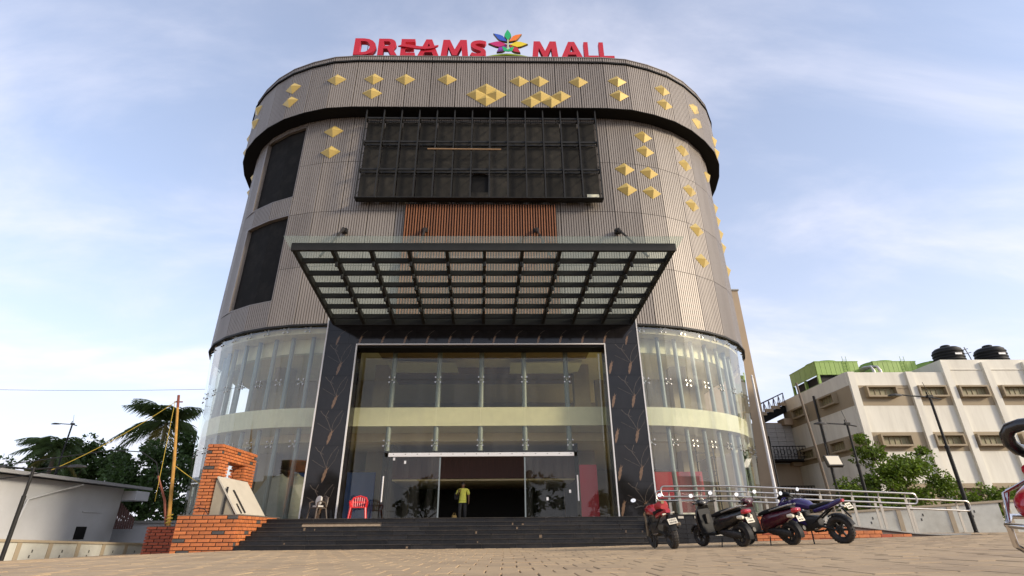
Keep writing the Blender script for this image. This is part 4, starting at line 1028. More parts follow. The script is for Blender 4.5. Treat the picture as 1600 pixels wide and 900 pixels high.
M['ochre'] = mat("ochre_paint", (.46, .24, .045), .6, var=.2, scale=5); M['rustred'] = mat("rust_red_paint", (.23, .06, .03), .6); M['rope'] = mat("yellow_rope", (.5, .36, .05), .8); M['cable'] = mat("black_cable", (.012, .012, .012), .7)
fp = thing('festival_pole', 'leaning yellow ochre pole with red top rising from the rust red brick pier', 'pole', (-13.55, 23.6, .83))
MB().tube([(-13.55, 23.6, .83), (-13.95, 23.55, 3.4), (-14.35, 23.5, 5.6)], [.075, .065, .05], 8).build('shaft', M['ochre'], fp, smooth=True)
MB().tube([(-14.35, 23.5, 5.6), (-14.45, 23.5, 6.15)], .055, 8).tube([(-14.55, 23.5, 5.85), (-14.2, 23.5, 5.85)], .03, 6).build('tip', M['rustred'], fp, smooth=True)
b = MB()
for k in range(7): b.tube([(-13.58 + .10 * math.cos(k * 2.4 + q * .9), 23.6 + .10 * math.sin(k * 2.4 + q * .9), .85 + .05 * k + .02 * q) for q in range(7)], .022, 5)
b.build('rope_wrap', M['rope'], fp)
b2 = MB().tube([(-13.65, 23.62, .84), (-13.95, 23.6, 1.8), (-14.45, 23.55, 2.75)], [.055, .05, .035], 7).build('bent_stick', M['rustred'], None, smooth=True)
tag(b2, 'short rust red stick leaning out from the foot of the ochre pole', 'stick')
def wire(name, label, cat, pts, r, m):
    return tag(MB().tube(pts, r, 5).build(name, M[m]), label, cat)
def sag(a, b, s, n=12):
    a, b = Vector(a), Vector(b); return [a.lerp(b, k / n) - Vector((0, 0, s * 4 * (k / n) * (1 - k / n))) for k in range(n + 1)]
wire('cable', 'black cable arching from the leaning stick to the left over the trees', 'cable', [(-14.42, 23.55, 2.72), (-14.7, 23.6, 3.3), (-15.5, 23.7, 3.75), (-17, 23.9, 3.85), (-19, 24, 3.6), (-22, 24, 3.2)], .022, 'cable')
wire('cable', 'black cable sagging in front of the grey wall on the far left', 'cable', sag((-26, 22.5, 3.1), (-17.3, 22.25, 2.98), .55), .022, 'cable')
wire('rope', 'yellow rope running from the ochre pole tip down to the left', 'rope', sag((-14.4, 23.5, 5.95), (-18.2, 22.6, 2.9), .2), .014, 'rope')
wire('rope', 'yellow rope tied between the ochre pole and the brick arch', 'rope', sag((-14.0, 23.55, 3.25), (-11.9, 24.2, 1.9), .05), .014, 'rope')
wire('rope', 'thin yellow rope hanging alongside the ochre pole from its top', 'rope', [(-14.5, 23.45, 5.8), (-14.35, 23.45, 3.4), (-14.25, 23.45, 1.75)], .012, 'rope')
wire('cable', 'thin overhead wire crossing the sky above the trees on the left', 'wire', sag((-45, 38, 10.4), (-13.5, 40, 10.9), .35), .014, 'cable')
far = street_lamp('distant street lamp head poking out above the dark trees on the left', (-35.0, 44, -.8), 9.6, 1.6, .05, .4)
wire('hose', 'thin black hose looping up on top of the orange brick plinth', 'hose', [(-10.98, 20.2, PZ + .04), (-10.9, 20.2, PZ + .2), (-10.7, 20.2, PZ + .27), (-10.45, 20.2, PZ + .2), (-10.32, 20.2, PZ + .04)], .014, 'cable')
# ------------------------------------------------------------------ right side: tan tower, link bridge, cream building
M['tan'] = mat("tan_render", (.42, .32, .215), .85, var=.05, scale=.8); M['tanb'] = mat("brown_band_render", (.36, .29, .19), .85, var=.06, scale=.8)
M['cr'] = mat("cream_render", (.79, .755, .64), .85, var=.05, scale=.7, stain=(.56, .52, .43), stain_amt=.6, stain_scale=1.4, stretch=(1, 1, .14))
M['lou'] = mat("olive_louvre", (.26, .23, .12), .6)
tw = thing('tan_tower', 'tall plain tan tower rising just behind the right side of the mall', 'tower', (21.5, 52, 0))
MB().box((18.3, 49.5, 0), (24.5, 56, 23.3)).build('wall', M['tan'], tw)
MB().box((18.2, 49.4, 23.3), (24.6, 56.1, 23.45)).build('roof_cap', M['concrete'], tw)
for z in (8.9, 12.1): MB().box((22.2, 49.45, z), (23.2, 49.5, z + 1.3)).build('window', mat('green_pane', (.22, .33, .13), .3) if z < 9 else bpy.data.materials['green_pane'], tw)
ax = thing('corrugated_annex', 'grey corrugated stair block with black balconies between the mall and the cream building', 'building', (25, 54, 0))
M['corr'] = mat("grey_corrugated_sheet", (.42, .40, .37), .5, .2, var=.1)
MB().box((24.2, 52.2, 0), (29.5, 56, 10.2)).build('wall', M['tan'], ax)
for k in range(5):
    b = MB()
    for q in range(18): b.box((24.25 + k * .82, 52.09 + .03 * (q % 2), 6.3 + q * .21), (25.05 + k * .82, 52.19, 6.3 + q * .21 + .2))
    b.build('corrugated_panel', M['corr'], ax)
MB().box((24.22, 52.12, 3.4), (25.0, 52.19, 5.6)).build('door', M['black'], ax); MB().box((24.9, 52.06, 7.0), (25.9, 52.085, 8.9)).build('door', M['black'], ax)
for z in (2.9, 6.4):
    bal = MB().box((25.0, 50.4, z), (28.3, 52.05, z + .16)).build('balcony_floor', M['black'], ax)
    b = MB(); b.tube([(25.0, 50.45, z + 1.3), (28.3, 50.45, z + 1.3)], .05, 6).tube([(25.0, 50.45, z + .35), (28.3, 50.45, z + .35)], .035, 6)
    for k in range(12): b.tube([(25.0 + k * .3, 50.45, z + .16), (25.0 + k * .3, 50.45, z + 1.3)], .028, 5)
    for k in range(5):
        c = Vector((25.45 + k * .62, 50.45, z + .8)); b.tube([c + Vector((.22 * math.cos(q * .785), 0, .26 * math.sin(q * .785))) for q in range(9)], .025, 5)
    b.build('balcony_railing', M['steel'], bal)
br = thing('link_bridge', 'dark steel truss footbridge high between the tan tower and the cream building', 'bridge', (25.5, 51, 10.2))
P0, P1 = Vector((23.2, 47.5, 10.05)), Vector((27.9, 53.2, 12.3)); P0, P1 = Vector((23.6, 51.5, 10.0)), Vector((28.25, 52.2, 12.0))
def bp(u, dz): return P0.lerp(P1, u) + Vector((0, 0, dz))
dv_ = (P1 - P0).normalized()
b = MB(); b.add([bp(0, 0) + Vector((0, 0, 0)), bp(1, 0), bp(1, 0) + Vector((0, 2.2, 0)), bp(0, 0) + Vector((0, 2.2, 0)), bp(0, -.75), bp(1, -.75), bp(1, -.75) + Vector((0, 2.2, 0)), bp(0, -.75) + Vector((0, 2.2, 0))], [(0, 1, 2, 3), (7, 6, 5, 4), (4, 5, 1, 0), (5, 6, 2, 1), (6, 7, 3, 2), (7, 4, 0, 3)])
b.build('deck', M['black'], br)
for k in range(6): MB().box((-.45, 0, 0), (.45, .03, .32), T=Matrix.Translation(bp((k + .5) / 6, .02) + Vector((0, -.06, 0)))).build('soffit_plate', M['tan'], br)
M['purple'] = mat("violet_grey_paint", (.09, .065, .11), .5)
for off in (0, 2.1):
    b = MB().tube([bp(0, 1.15) + Vector((0, off, 0)), bp(1, 1.15) + Vector((0, off, 0))], .06, 6).tube([bp(0, .08) + Vector((0, off, 0)), bp(1, .08) + Vector((0, off, 0))], .05, 6)
    for k in range(9):
        u = k / 8; b.tube([bp(u, .05) + Vector((0, off, 0)), bp(u, 1.15) + Vector((0, off, 0))], .045, 5)
        if k < 8: b.tube([bp(u, 1.1) + Vector((0, off, 0)), bp(u + .0625, .1) + Vector((0, off, 0)), bp(u + .125, 1.1) + Vector((0, off, 0))], .03, 5)
    b.build('truss', M['purple'], br)

ob = thing('cream_building', 'cream building with brown bands, box framed windows and slim pilasters on the right', 'building', (40, 47, 0))
CX, CY = 28.3, 42.0
MB().box((CX, CY, 0), (62, 53, 12.38)).build('wall', M['cr'], ob)
MB().box((36.7, CY + .004, 12.38), (62, 50, 13.45)).build('parapet_block', M['cr'], ob)
MB().box((CX + .05, CY + .35, 12.385), (36.6, 52.9, 12.42)).build('roof', M['concrete'], ob)
for z0, z1 in ((9.62, 11.28), (6.05, 7.52), (2.2, 3.7)):
    MB().box((CX - .012, CY - .012, z0), (61, CY, z1)).build('brown_band', M['tanb'], ob)
    MB().box((CX - .012, CY, z0), (CX, 53, z1)).build('brown_band', M['tanb'], ob)
PIL = [33.52, 36.75, 40.2, 43.7, 47.2, 50.7]
for x in [CX + .35] + PIL:
    zt_ = 12.37 if x < 36 else 13.2
    MB().box((x - .28, CY - .24, 0), (x + .28, CY - .002, zt_)).build('pilaster', M['cr'], ob)
def boxwin(T, w, h):
    f = MB(); d = .42; t_ = .13
    f.box((-w / 2, -d, h / 2 - t_), (w / 2, -.013, h / 2), T=T).box((-w / 2, -d, -h / 2), (w / 2, -.013, -h / 2 + t_), T=T).box((-w / 2, -d, -h / 2 + t_), (-w / 2 + t_, -.013, h / 2 - t_), T=T).box((w / 2 - t_, -d, -h / 2 + t_), (w / 2, -.013, h / 2 - t_), T=T)
    o = f.build('window', M['tanb'], ob)
    MB().box((-w / 2 + t_, -.06, -h / 2 + t_), (w / 2 - t_, -.015, h / 2 - t_), T=T).build('louvre', M['lou'], o)
    for k in range(5):
        xk = -w / 2 + t_ + (w - 2 * t_) * (k + .5) / 5
        MB().box((xk - .02, -.10, -h / 2 + t_), (xk + .02, -.062, h / 2 - t_), T=T).build('glazing_bar', M['tanb'], o)
for x, w in ((30.75, 2.5), (34.95, 2.3), (38.35, 2.4), (41.9, 2.4), (45.4, 2.4), (49, 2.4)):
    for z in (10.72, 6.86, 3.0): boxwin(Matrix.Translation((x, CY, z)), w, .92)
for y in (44.9, 49.7):
    for z in (10.68, 6.86, 3.0): boxwin(frame((CX, y, z), (0, -1, 0), (1, 0, 0), (0, 0, 1)), 2.3, .92)
for x0, x1 in ((CX + .7, 29.4), (32.0, 33.2)): MB().box((x0, CY - .05, 11.02), (x1, CY - .014, 11.08)).build('string_line', M['tanb'], ob)
for xa, xb in zip(PIL[1:], PIL[2:]): MB().box((xa + .3, CY - .05, 12.55), (xb - .3, CY - .004, 12.62)).build('string_line', M['cr'], ob)
MB().tube([(CX - .12, 47.0, 11.6), (CX - .12, 47.0, .4)], .09, 8).build('drain_pipe', M['engine'], ob, smooth=True)
MB().box((CX - .9, 51.5, 9.9), (CX, 52.8, 10.5)).build('end_bracket', M['tan'], ob)
MB().box((CX - .9, 51.5, 6.1), (CX, 52.8, 6.7)).build('end_bracket', M['tan'], ob)
# cooling towers
M['green'] = mat("green_grp_panel", (.26, .40, .075), .45, var=.08, rnd=.06)
def cooling(label, x, y, z, w, dpt):
    t = thing('cooling_tower', label, 'cooling tower', (x, y, z), 'green cooling towers on the roof')
    zl, zt2 = z + .95, z + 2.15; n = 9
    for k in range(n):
        a, b_ = x + w * k / n, x + w * (k + 1) / n; MB().box((a + .015, y, zl), (b_ - .015, y + .06, zt2)).build('side_panel', M['green'], t)
    for k in range(5):
        a, b_ = y + dpt * k / 5, y + dpt * (k + 1) / 5; MB().box((x - .012, a + .015 + (.07 if k == 0 else 0), zl), (x + .05, b_ - .015, zt2)).build('side_panel', M['green'], t)
        MB().box((x + w - .05, a + .015 + (.07 if k == 0 else 0), zl), (x + w + .012, b_ - .015, zt2)).build('side_panel', M['green'], t)
    MB().box((x - .03, y - .03, zt2), (x + w + .03, y + dpt, zt2 + .07)).build('rim', M['green'], t)
    MB().box((x + .3, y + .3, z + .1), (x + w - .3, y + dpt - .3, zl + .02)).build('fill_core', M['dark'], t)
    for px_, py_ in ((x + .1, y + .1), (x + w / 2, y + .1), (x + w - .1, y + .1), (x + .1, y + dpt - .1), (x + .1, y + dpt / 2)):
        MB().box((px_ - .11, py_ - .09, z), (px_ + .11, py_ + .09, zl)).build('leg', M['green'], t)
    MB().box((x - .05, y - .05, z), (x + w + .05, y + dpt, z + .12)).build('basin', M['green'], t)
    cxx, cyy = x + w * .5, y + dpt * .5
    MB().lathe([(w * .42, zt2 + .071), (w * .37, zt2 + .2), (w * .34, zt2 + .36), (w * .35, zt2 + .44), (w * .31, zt2 + .44), (w * .30, zt2 + .2)], 28, T=Matrix.Translation((cxx, cyy, 0))).build('fan_cowl', M['green'], t, smooth=True)
    MB().box((cxx - .25, cyy - .2, zt2 + .3), (cxx + .25, cyy + .2, zt2 + .56)).lathe([(.42, zt2 + .56), (.36, zt2 + .64)], 12, T=Matrix.Translation((cxx, cyy, 0))).build('fan_motor', M['engine'], t)
    b_ = MB(); lx = x + w * .66
    for q in (0, .34): b_.tube([(lx + q, y - .06, zl - .2), (lx + q, y - .06, zt2 + .5)], .022, 5)
    for q in range(6): b_.tube([(lx, y - .06, zl + q * .27), (lx + .34, y - .06, zl + q * .27)], .018, 5)
    b_.build('ladder', M['green'], t)
cooling('green cooling tower nearest the roof corner of the cream building, on legs', 28.6, 46.2, 12.42, 4.0, 4.6)
cooling('green cooling tower in the middle of its row of three on the roof', 34.0, 46.2, 12.42, 4.0, 4.6)
cooling('green cooling tower half hidden by the raised parapet and water tanks', 39.4, 46.2, 12.42, 4.0, 4.6)
for k, x in enumerate((33.0, 33.6)):
    pq = MB().tube([(x - .9, 48, 13.5), (x - .2, 45.8, 13.9 + .1 * k), (x + .1, 45.4, 13.85), (x + .2, 45.3, 13.5), (x + .2, 45.3, 12.42)], .13, 8).build('roof_pipe', M['inox'], None, smooth=True)
    tag(pq, ('left', 'right')[k] + ' one of two silver pipes bending down between the first two green cooling towers', 'pipe')
for k, (x, lab) in enumerate(((40.75, 'black ribbed plastic water tank on the raised parapet, beside the third green cooling tower'), (44.7, 'black ribbed plastic water tank on the raised parapet, the one nearer the right edge'))):
    t = thing('water_tank', lab, 'water tank', (x, 45.6, 13.45), 'black water tanks on the roof')
    pr = [(1.12, 13.45)]
    for q in range(7): pr += [(1.12, 13.5 + q * .26), (1.2, 13.57 + q * .26), (1.2, 13.65 + q * .26), (1.12, 13.72 + q * .26)]
    pr += [(1.1, 15.42), (.9, 15.58), (.38, 15.66)]
    MB().lathe(pr, 26, T=Matrix.Translation((x, 45.6, 0))).build('tank_body', M['bplastic'], t, smooth=True)
    MB().lathe([(.36, 15.68), (.38, 15.85), (.3, 15.9)], 16, T=Matrix.Translation((x, 45.6, 0))).build('lid', M['bplastic'], t, smooth=True)
    MB().box((x - .35, 44.37, 14.7), (x + .25, 44.41, 14.85)).build('white_print', M['white'], t)
wv = MB().tube([(43.3, 46, 13.45), (43.1, 46, 15.0), (42.9, 46, 15.9)], .04, 5).tube([(42.6, 46, 15.2), (43.4, 46, 15.4)], .03, 5).tube([(42.6, 46, 15.6), (43.2, 46, 15.75)], .03, 5).build('roof_aerial', M['engine'])
tag(wv, 'small thin aerial standing between the two black water tanks', 'aerial')
# boundary wall, poles
bwall('cream boundary wall on the right with tan coping behind the ramp', (15.2, 29.0), (24.0, 27.0), 4, gz, 1.25, 1.75)
bwall('cream boundary wall on the far right below the shrubs', (24.25, 27.0), (40.0, 25.5), 6, gz, 1.75, 2.35)
fl = thing('flag_pole', 'slim white flag pole standing behind the handrail at the right of the glass corner', 'pole', (12.2, 25, .3))
MB().tube([(12.2, 25, .2), (12.2, 25, 7.3)], [.09, .05], 8).build('shaft', M['white'], fl, smooth=True)
MB().lathe([(.02, 7.3), (.06, 7.33), (.06, 7.38), (.01, 7.43)], 8, T=Matrix.Translation((12.2, 25, 0))).build('finial', M['white'], fl)
dp = tag(MB().tube([(12.9, 26, .2), (12.9, 26, 4.2)], .04, 6).build('thin_pole', M['steel']), 'thin dark pole standing just right of the white flag pole', 'pole')
bb_ = tag(MB().tube([(18.2, 31, .3), (18.0, 31, 4.5), (17.75, 31, 8.6)], [.09, .08, .06], 8).build('bamboo_pole', mat('weathered_bamboo', (.2, .16, .12), .8), None, smooth=True), 'tall weathered bamboo pole leaning in front of the cream building side', 'pole')
fo = thing('floodlight', 'square floodlight on a thin pole beside the bamboo pole', 'floodlight', (18.2, 30.2, .3))
MB().tube([(18.2, 30.2, .3), (18.1, 30.2, 4.9)], .04, 6).build('pole', M['steel'], fo, smooth=True)
T = Matrix.Translation((18.25, 30.1, 3.95)) @ Matrix.Rotation(R(-25), 4, 'X')
MB().box((-.42, -.1, -.32), (.42, .1, .32), T=T).build('housing', M['engine'], fo); MB().box((-.36, -.115, -.26), (.36, -.101, .26), T=T).build('lens', M['plate'], fo)

# ------------------------------------------------------------------ things behind the glass
tp = MB(); rng = random.Random(5); n = 16
def mirrored_tent(x0, x1, y0, y1, h):
    b_ = MB(); vs = []
    for j in range(n + 1):
        for i in range(n + 1):
            u, v = i / n, j / n; hh = h * min(1, 2.6 * min(u, 1 - u) ** .8 + .0) * min(1, 3 * min(v, 1 - v) + .0) * (1 + .07 * math.sin(i * 2.1 + j)); vs.append((x0 + (x1 - x0) * u, y0 + (y1 - y0) * v + .05 * math.sin(i * 1.7), 1.035 + max(0, hh)))
    return b_.add(vs, [(j * (n + 1) + i, j * (n + 1) + i + 1, (j + 1) * (n + 1) + i + 1, (j + 1) * (n + 1) + i) for j in range(n) for i in range(n)])
M['mirrored_tent'] = mat("mirrored_tent_grey", (.30, .30, .28), .7, var=.1)
tag(mirrored_tent(-12.4, -8.3, 26.0, 28.4, 2.0).build('tent_reflection', M['mirrored_tent'], None, smooth=True), 'grey mound behind the left glass, added as the reflection of a tent', 'tent_reflection')  # mound added behind the glass in place of a tent's reflection
tag(MB().cbox((-10.6, 28.9, 1.04), (-6.6, 29.0, 3.4), .02).build('blue_reflection', mat('mirrored_blue', (.03, .08, .28), .6)), 'blue board behind the grey mound, added as a blue reflection', 'board')  # added board, stands in for blue mirrored in the glass
b1 = thing('banner_stand', 'tall red standing banner behind the glass at the right of the doors', 'banner', (3.9, 25.3, 1.04))
M['redb'] = mat("red_banner_print", (.50, .02, .045), .5)
MB().box((3.5, 25.28, 1.1), (4.3, 25.30, 3.3)).build('print', M['redb'], b1); MB().box((3.45, 25.2, 1.035), (4.35, 25.4, 1.095)).build('foot', M['inox'], b1)
b1 = thing('red_reflection', 'wide red and dark red boards behind the right glass corner, added as a reflection', 'red_reflection', (9.0, 27, 1.04))  # boards added indoors to stand in for red mirrored in the panes
MB().box((6.3, 26.6, 1.9), (9.6, 26.65, 3.1)).build('board', M['redb'], b1); MB().box((8.3, 26.55, 1.04), (9.5, 26.59, 2.9)).build('dark_board', mat('mirrored_dark_red', (.25, .012, .03), .5), b1); MB().box((6.4, 26.66, 1.04), (6.5, 26.75, 1.9)).box((7.9, 26.66, 1.04), (8.0, 26.75, 1.9)).build('prop', M['steel'], b1)
b1 = thing('stepladder', 'tall scaffold ladder standing inside the right glass corner', 'scaffold', (10.2, 27.6, 1.04))
for x in (9.8, 10.7): MB().tube([(x, 27.6, 1.035), (x, 27.6, 4.4)], .04, 6).build('upright', M['steel'], b1)
for q in range(7): MB().tube([(9.8, 27.6, 1.4 + q * .45), (10.7, 27.6, 1.4 + q * .45 + (.3 if q % 2 else 0))], .025, 5).build('rung', M['steel'], b1)
bs = tag(MB().cbox((7.2, 22.9, 1.035), (7.9, 23.3, 1.16), .02).build('plinth_block', M['cream']), 'small pale block lying on the raised walk below the red boards', 'block')

# trees and a low house across the forecourt, behind the camera: seen only in the glass
for k, (x, y, s, lab) in enumerate(((-10, -24, 1.0, 'tree across the forecourt mirrored in the left door leaf'), (3, -28, 1.15, 'tree across the forecourt mirrored in the right door leaf'), (-24, -26, 1.1, 'tree across the forecourt mirrored in the left glass'), (17, -30, 1.0, 'tree across the forecourt mirrored in the right glass'))):
    tree('broadleaf_tree', lab, (x, y, 0), [(x, y, 6 * s, 2.4 * s), (x - 2.2 * s, y, 5 * s, 2.0 * s), (x + 2.2 * s, y + .5, 5.2 * s, 2.1 * s), (x, y, 4 * s, 2.5 * s), (x + 3.6 * s, y, 3.6 * s, 1.6), (x - 3.6 * s, y, 3.4 * s, 1.7)], 1800, .55, 'leafm', 40 + k, group='trees across the forecourt', trunk_r=.25)
# ------------------------------------------------------------------ two-wheelers
def secs(mb, S_, n=16, pw=2.6, m=0, T=None):
    # loft of super-ellipse sections: (x, centre z, half width, half height[, centre y])
    rings = []
    for s in S_:
        x, z, w, h = s[:4]; y0 = s[4] if len(s) > 4 else 0; r = []
        for k in range(n):
            t = 2 * math.pi * k / n; c, q = math.cos(t), math.sin(t)
            r.append((x, y0 + w * math.copysign(abs(c) ** (2 / pw), c), z + h * math.copysign(abs(q) ** (2 / pw), q)))
        rings.append(r)
    return mb.loft(rings, m, T=T)
AX = lambda x, z, y=0: Matrix.Translation((x, y, z)) @ Matrix.Rotation(R(90), 4, 'X')
def wheel(t, x, r, w, spokes, rimw=.045, rim_m='engine'):
    tr = w / 2; pr = []
    for k in range(10):
        a = math.pi * 2 * k / 10; pr.append((r - tr * .8 + tr * .8 * math.cos(a), tr * math.sin(a)))
    ty = MB().lathe(pr, 30, T=AX(x, r), closed=True)
    for k in range(30):                              # tread blocks
        a = 2 * math.pi * k / 30
        for sg in (-1, 1):
            T = Matrix.Translation((x, 0, r)) @ Matrix.Rotation(a + sg * .05, 4, 'Y') @ Matrix.Translation((r - .004, sg * tr * .33, 0)) @ Matrix.Rotation(sg * .5, 4, 'X')
            ty.box((-.008, -tr * .28, -.014), (.006, tr * .28, .014), T=T)
    o = ty.build('tyre', M['black_rub'], t, smooth=True)
    rr = r - tr * 1.5
    b = MB().lathe([(rr, -w * .32), (rr + .015, -w * .34), (rr + .015, w * .34), (rr, w * .32), (rr - .03, w * .1), (rr - .03, -w * .1)], 26, T=AX(x, r), closed=True).lathe([(.05, -w * .5), (.06, -w * .2), (.06, w * .2), (.05, w * .5)], 14, T=AX(x, r))
    for k in range(spokes):
        a = 2 * math.pi * k / spokes; b.box((.04, -.018, -.02), (rr - .02, .018, .02), T=Matrix.Translation((x, 0, r)) @ Matrix.Rotation(a, 4, 'Y'))
    b.build('rim', M[rim_m], t, smooth=True)
    if r > .28: MB().lathe([(.085, -.003), (.095, 0), (.085, .003)], 20, T=AX(x, r, w * .5 - .02)).build('brake_disc', M['engine'], t)
def mirror(t, p0, p1, p2, nrm=(-1, 0, 0), w=.075, h=.048):
    s = MB().tube([p0, p1, p2], .009, 6).build('mirror_stem', M['bplastic'], t, smooth=True)
    n = Vector(nrm).normalized(); u = Vector((-n.y, n.x, 0)).normalized(); v = n.cross(u); v = v if v.z > 0 else -v
    T = frame(p2, u, v, n)
    P = [(w * math.cos(2 * math.pi * k / 16), h * math.sin(2 * math.pi * k / 16)) for k in range(16)]
    MB().loft([[(x * .6, y * .6, -.03) for x, y in P], [(x, y, -.012) for x, y in P], [(x, y, 0) for x, y in P]], T=T).build('mirror_shell', M['bplastic'], t, smooth=True)
    MB().add([(x * .93, y * .93, .002) for x, y in P], [tuple(range(16))], T=T).build('mirror_glass', M['mirror'], t)
def plate(t, x, z, tilt, seed, y=0, w=.22, h=.13):
    T = Matrix.Translation((x, y, z)) @ Matrix.Rotation(R(tilt), 4, 'Y')
    o = MB().box((-.006, -w / 2, -h / 2), (.006, w / 2, h / 2), T=T).build('number_plate', M['plate'], t)
    b = MB(); rr = random.Random(seed)
    for row, n in ((.026, 5), (-.03, 6)):
        for k in range(n):
            y0 = -w * .40 + w * .8 * (k + .5) / n; s = .010; ww = .011
            for bar in rr.sample(range(5), 4):       # blurred strokes: no legible registration
                if bar < 2: b.box((-.0085, y0 - ww + bar * ww * 1.6, row - .018), (-.0065, y0 - ww + bar * ww * 1.6 + .005, row + .018), T=T)
                else: b.box((-.0085, y0 - ww, row - .017 + (bar - 2) * .015), (-.0065, y0 + ww, row - .013 + (bar - 2) * .015), T=T)
    b.build('plate_characters', M['black'], o)
def scooter(label, paint, loc, ang, lean, sc=1.1, tail='red', backrest=False, seed=0):
    t = thing('scooter', label, 'scooter', (0, 0, 0), 'two wheelers parked in front of the mall'); WL[t.name] = Vector((0, 0, 0))
    P = M[paint]
    wheel(t, -.62, .235, .11, 5); wheel(t, .62, .235, .10, 5)
    b = MB(); secs(b, [(-.99, .735, .05, .02), (-.93, .72, .11, .055), (-.78, .665, .165, .10), (-.55, .60, .195, .145), (-.28, .54, .195, .175), (-.08, .48, .185, .19), (.0, .44, .15, .16)]); b.build('rear_body', P, t, smooth=True)
    b = MB(); secs(b, [(-.88, .80, .09, .02), (-.74, .80, .14, .045), (-.45, .775, .155, .055), (-.15, .715, .145, .055), (.04, .675, .11, .035)], pw=3.2); b.build('seat', M['bplastic'], t, smooth=True)
    b = MB()
    b.box((-.02, -.17, .26), (.40, .17, .31)); b.build('floorboard', M['bplastic'], t)
    ap = []
    for x, z, w, h in ((.40, .27, .17, .02), (.44, .42, .23, .02), (.45, .62, .255, .02), (.42, .80, .24, .02), (.37, .92, .15, .02)):
        ap.append([(x - .02, -w, z), (x + .05, -w * .6, z), (x + .10, 0, z), (x + .05, w * .6, z), (x - .02, w, z), (x - .05, w * .9, z), (x, 0, z), (x - .05, -w * .9, z)])
    MB().loft(ap).build('front_apron', P, t, smooth=True)
    b = MB(); secs(b, [(.34, .28, .13, .02), (.36, .5, .15, .02)]) if False else None
    b = MB(); b.prism([(.28, .31), (.40, .31), (.43, .82), (.36, .84)], -.19, .19); b.build('inner_apron', M['bplastic'], t)
    MB().box((.26, -.05, .52), (.40, .05, .72)).build('glove_box', M['engine'], t)
    b = MB(); secs(b, [(.24, .955, .05, .03), (.28, .99, .15, .06), (.36, 1.0, .17, .07), (.44, .97, .13, .065), (.49, .94, .06, .04)]); b.build('headset', P, t, smooth=True)
    b = MB(); secs(b, [(-.004, 0, .10, .040), (.004, 0, .098, .038)], pw=2.4, T=Matrix.Translation((.262, 0, 1.005)) @ Matrix.Rotation(R(35), 4, 'Y')); b.build('dashboard', M['engine'], t)
    b = MB(); secs(b, [(.485, .955, .085, .05), (.505, .95, .07, .04)]); b.build('headlight', M['plate'], t, smooth=True)
    MB().tube([(.27, -.37, .985), (.33, -.15, .985), (.33, .15, .985), (.27, .37, .985)], .014, 8).build('handlebar', M['bplastic'], t, smooth=True)
    for s in (-1, 1):
        MB().tube([(.30, s * .25, .985), (.27, s * .37, .985)], .022, 8).build('grip', M['bplastic'], t, smooth=True)
        MB().tube([(.32, s * .22, .98), (.33, s * .36, .965)], .008, 6).build('brake_lever', M['inox'], t, smooth=True)
        mirror(t, (.33, s * .2, 1.0), (.36, s * .27, 1.10), (.33, s * .33, 1.17))
        MB().tube([(.62, s * .075, .235), (.50, s * .075, .60)], .022, 8).build('fork', M['engine'], t, smooth=True)
        b = MB(); secs(b, [(-.93, .62, .035, .03, s * .135), (-.88, .63, .05, .045, s * .15), (-.80, .63, .03, .03, s * .168)]); b.build('indicator', M['plate'], t, smooth=True)
        MB().tube([(-.35, s * .165, .75), (-.6, s * .19, .80), (-.85, s * .14, .855), (-.9, s * .05, .86)], .018, 7).build('grab_rail', M['inox'] if not backrest else M['bplastic'], t, smooth=True)
    b = MB()
    for k in range(9):
        a = R(20 + 130 * k / 8); pass
    rings = [[(.62 + (.27 + q) * math.cos(R(a)), y, .235 + (.27 + q) * math.sin(R(a))) for y, q in ((-.07, -.02), (-.06, .02), (0, .035), (.06, .02), (.07, -.02), (0, .015))] for a in range(15, 171, 14)]
    b.loft(rings).build('front_mudguard', P, t, smooth=True)
    rings = [[(-.62 + (.28 + q) * math.cos(R(a)), y, .235 + (.28 + q) * math.sin(R(a))) for y, q in ((-.08, -.02), (-.07, .02), (0, .03), (.07, .02), (.08, -.02), (0, .01))] for a in range(110, 200, 12)]
    MB().loft(rings).build('rear_mudguard', M['bplastic'], t, smooth=True)
    b = MB(); secs(b, [(-1.015, .735, .05, .018), (-.985, .735, .105, .045), (-.90, .73, .135, .055)], pw=3); b.build('tail_light', M[tail], t, smooth=True)
    plate(t, -.985, .56, 20, seed)
    MB().box((-.975, -.04, .55), (-.85, .04, .68)).build('plate_bracket', M['bplastic'], t)
    b = MB(); secs(b, [(-.74, .25, .05, .06, .09), (-.55, .27, .07, .09, .10), (-.30, .30, .07, .08, .09), (-.12, .32, .05, .05, .08)]); b.build('engine_case', M['engine'], t, smooth=True)
    MB().tube([(-.1, -.13, .22), (-.3, -.16, .22), (-.5, -.17, .27), (-.88, -.18, .34)], [.025, .035, .055, .05], 10).build('exhaust', M['engine'], t, smooth=True)
    MB().tube([(-.15, .12, .2), (-.22, .26, .012)], .013, 6).build('side_stand', M['steel'], t, smooth=True)
    if backrest:
        MB().tube([(-.62, -.13, .86), (-.78, -.14, .875), (-.88, -.14, .89), (-.935, -.135, .93), (-.955, -.12, .985), (-.96, -.08, 1.02), (-.962, 0, 1.03), (-.96, .08, 1.02), (-.955, .12, .985), (-.935, .135, .93), (-.88, .14, .89), (-.78, .14, .875), (-.62, .13, .86)], .042, 12).build('backrest_loop', M['bpaint'], t, smooth=True)
        for z, o in ((.46, .10),):
            MB().tube([(-.2, .26, z), (-.7, .28, z), (-1.05, .25, z), (-1.17 - o, .14, z - .06), (-1.20 - o, 0, z - .08), (-1.17 - o, -.14, z - .06), (-1.05, -.25, z), (-.7, -.28, z), (-.2, -.26, z)], .017, 10).build('rear_guard', M['chrome'], t, smooth=True)
